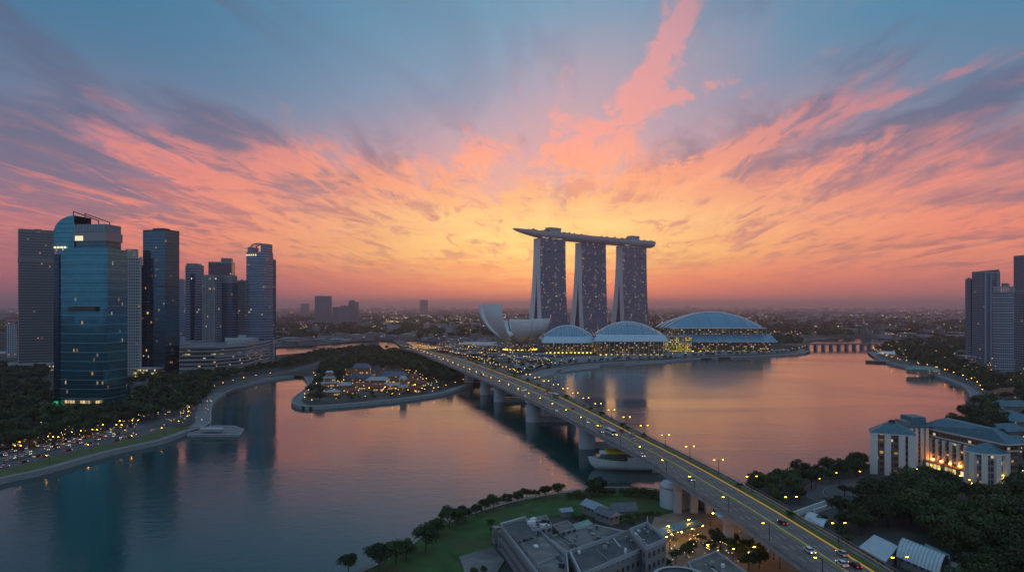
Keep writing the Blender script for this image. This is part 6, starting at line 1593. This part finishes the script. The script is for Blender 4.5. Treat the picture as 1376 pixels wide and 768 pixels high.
# teal roofed houses at the right rim
random.seed(5)
for i, (u, v, L, W_, rot, lab) in enumerate(((1338, 586, 26, 13, 20, 'teal roofed house nearest the shore clump behind the hotel'), (1362, 592, 24, 14, 10, 'teal roofed house with a lit side at the right rim, above the pavilion'), (1358, 572, 30, 14, 15, 'long teal roofed house in the second rank at the right rim'), (1380, 578, 30, 16, 5, 'teal roofed house cut by the right rim of the view'), (1348, 608, 22, 12, 25, 'low teal roofed house just behind the main wing of the hotel'), (1370, 612, 22, 12, 10, 'small teal roofed house by the golden lamps at the right rim'), (1366, 556, 32, 14, 0, 'farthest teal roofed house at the right rim'), (1370, 536, 40, 16, 12, 'long red roofed hall below the right-bank towers'), (1245, 503, 40, 14, -24, 'long pale green roofed hall on the far right promenade'), (1196, 480, 34, 12, -30, 'white boathouse on the far right promenade'))):
    pitched = teal_tile if 'teal' in lab else (red_tile if 'red' in lab else pbr('pale_green_roof', (.16, .26, .22), .7) if 'green' in lab else white_paint)
    x, y = at(u, v); T = thing('house', lab, 'house', (x, y + 8, GZ), R(rot)); hh = 6.0
    MB().prism(rect(L * .92, W_ * .9), 0, hh, facade('house_lit_wall', (.3, .2, .1), (.2, .18, .17), 3, 2.6, .45, .45, .22, (1, .64, .26), .9, .4, 0, group=1.0), dark_roof).build('wall', T)
    MB().prism(rect(L, W_), hh, hh + 4.2, pitched, poly_top=rect(L * .6, .8), bottom=True).build('roof', T)
# boats along the right promenade
x, y = at(1193, 487, 0); T = thing('barge', 'long dark barge moored at the far right promenade', 'boat', (x - 6, y - 10, 0), R(-34))
MB().prism(rect(60, 14, 0, 0, 3), -.5, 3.0, pbr('barge_hull', (.08, .06, .06), .6), paving, poly_top=rect(63, 15, 0, 0, 2)).build('hull', T); MB().prism(rect(22, 9, 14), 3, 7, old_wall, pbr('rust_roof', (.16, .05, .035), .8)).build('cabin', T)
# low buildings on the museum plaza
plz = [pbr('plaza_grey', (.24, .22, .23), .8, vary=.2), grey_roof, pale_concrete]
for _ in range(90):
    u, v = random.uniform(580, 742), random.uniform(462, 500)
    if v > 476 + (u - 590) * .10 or (640 < u < 745 and v < 477): continue
    x, y = at(u, v); h = random.uniform(3, 7); T = thing('plaza_building', 'low flat grey building on the plaza between the bridge and the lotus museum', 'building', (x, y, GZ), R(random.choice((-18, -24, -14))), 'low plaza buildings')
    L, W_ = random.uniform(16, 46), random.uniform(8, 16)
    MB().prism(rect(L, W_), 0, h, shop_bands if random.random() < .5 else plz[0], grey_roof).build('wall', T); MB().prism(rect(L + 2, W_ + 2), h, h + .8, random.choice(plz), bottom=True).build('roof', T)
mb = MB()
for k in range(7):
    ln = [at(600 + k * 14, 468 + k * 4.2), at(700 + k * 6, 473 + k * 3.6), at(760 + k * 4, 477 + k * 2.0)]; ribbon(resample(ln, 20), -5, 5, GZ + .08 + k * .004, paving if k % 2 else asphalt, mb)
structure('path', mb)

# ------------------------------------------------------------------ the city out to the horizon: one mass, too many roofs to count
random.seed(77)
fw = [far_wall, facade('far_pale', (.06, .06, .07), (.30, .28, .29), 4, 4, .5, .4, .05, (1, .75, .4), .7, .4, 0), facade('far_dim', (.05, .05, .06), (.14, .13, .14), 4, 4, .45, .35, .04, (1, .7, .35), .7, .4, 0)]
mb = MB()
def far_box(u, v, h, w):
    x, y = at(u, v)
    if inside(x, y, river) or not ok(x, y): return
    a = random.uniform(-.6, .6); mb.box((x, y, GZ + h / 2), (w, w * random.uniform(.4, 1.0), h), random.choice(fw), a, top=random.choice((grey_roof, pale_concrete, dark_roof, worn_grey)), bottom=False)
for _ in range(2600):
    v = 415 + 44 * random.random() ** 1.9; u = random.uniform(-70, 1450); d = d_of(v)
    if (u < 245 and v > 470) or (640 < u < 1090 and v > 438): continue
    far_box(u, v, random.uniform(5, 14) * (1 + d / 8000) * (2.0 if random.random() < .06 else 1), random.uniform(14, 40) * (1 + d / 9000))
for _ in range(260):
    u = random.choice((random.gauss(420, 60), random.gauss(560, 80), random.gauss(1000, 160), random.uniform(-60, 1440))); v = random.uniform(414.6, 419); d = d_of(v)
    far_box(u, v, random.uniform(1.2, 5.0) * d / F * random.random() + 20, random.uniform(2, 6) * d / F)
for _ in range(420):
    u, v = random.uniform(360, 660), random.uniform(430, 466); far_box(u, v, random.uniform(4, 11), random.uniform(14, 34))
cityo = mb.build('distant_city'); tag(cityo, kind='stuff')
lm = [lamp_mat('far_lamp_amber', (1, .50, .12), 3.4), lamp_mat('far_lamp_gold', (1, .70, .28), 3.6), lamp_mat('far_lamp_white', (.95, .95, .8), 2.6)]
for m in lm: m.cycles.emission_sampling = 'NONE'
mb = MB()
def far_light(x, y, z, r, m):
    p = [(x + r, y, z), (x - r * .5, y + r * .87, z), (x - r * .5, y - r * .87, z), (x, y, z + r * 1.3)]
    for f in ((0, 1, 3), (1, 2, 3), (2, 0, 3), (0, 2, 1)): mb.face([p[j] for j in f], m)
seeds = [(random.uniform(-60, 1440), 416 + 40 * random.random() ** 1.5, random.uniform(12, 60)) for _ in range(46)] + [(640, 428, 50), (600, 432, 50), (560, 446, 40), (520, 436, 40), (440, 448, 40), (700, 470, 50), (660, 478, 40), (1110, 448, 60), (1200, 446, 50), (600, 470, 40), (540, 462, 30)] + [(625, 430, 28), (600, 428, 30), (650, 436, 30), (680, 484, 40), (640, 472, 40), (700, 492, 30)]
random.seed(4)
for _ in range(3600):
    if random.random() < .62:
        su, sv_, ss = random.choice(seeds); u, v = random.gauss(su, ss), random.gauss(sv_, ss * .07)
    else: u, v = random.uniform(-60, 1440), 415.5 + 42 * random.random() ** 1.6
    if v < 415 or v > 500 or (v > 486 and u < 640): continue
    x, y = at(u, v)
    if inside(x, y, river) or not ok(x, y) or (v > 470 and u < 590): continue
    far_light(x, y, GZ + random.uniform(6, 14), y / F * random.uniform(.22, .55), random.choice(lm))
for k in range(70):  # a lit avenue
    f = k / 69; u, v = 478 + 60 * f, 442 - 6 * f + 3 * math.sin(f * 6); x, y = at(u, v); far_light(x, y, 12, y / F * .5, lm[1])
for _ in range(170):  # glints under the trees of the left bank
    u = random.uniform(0, 290); v = 608 - u * .20 + random.gauss(0, 9)
    if u < 60 and random.random() < .3: v = random.uniform(520, 600)
    x, y = at(u, v)
    if ok(x, y): far_light(x, y, GZ + random.uniform(2, 7), y / F * random.uniform(.25, .6), random.choice(lm[:2]))
for _ in range(110):
    u = random.uniform(1180, 1376); v = 478 + (u - 1180) * .23 + random.gauss(-4, 7); x, y = at(u, v)
    if ok(x, y): far_light(x, y, GZ + random.uniform(4, 12), y / F * random.uniform(.25, .6), random.choice(lm[:2]))
for _ in range(90):
    u = random.uniform(900, 1030); v = random.uniform(722, 765); x, y = at(u, v); far_light(x, y, GZ + random.uniform(1.5, 4.5), random.uniform(.10, .2), lm[1])
for _ in range(60):
    u = random.uniform(1325, 1376); v = random.uniform(575, 660); x, y = at(u, v); far_light(x, y, GZ + random.uniform(2, 6), random.uniform(.2, .45), random.choice(lm[:2]))
for _ in range(120):
    u = random.uniform(435, 590); v = random.uniform(500, 535); x, y = at(u, v)
    if ok(x, y): far_light(x, y, GZ + random.uniform(2, 6), random.uniform(.3, .6), random.choice(lm[:2]))
lo = mb.build('city_lights'); tag(lo, kind='stuff')
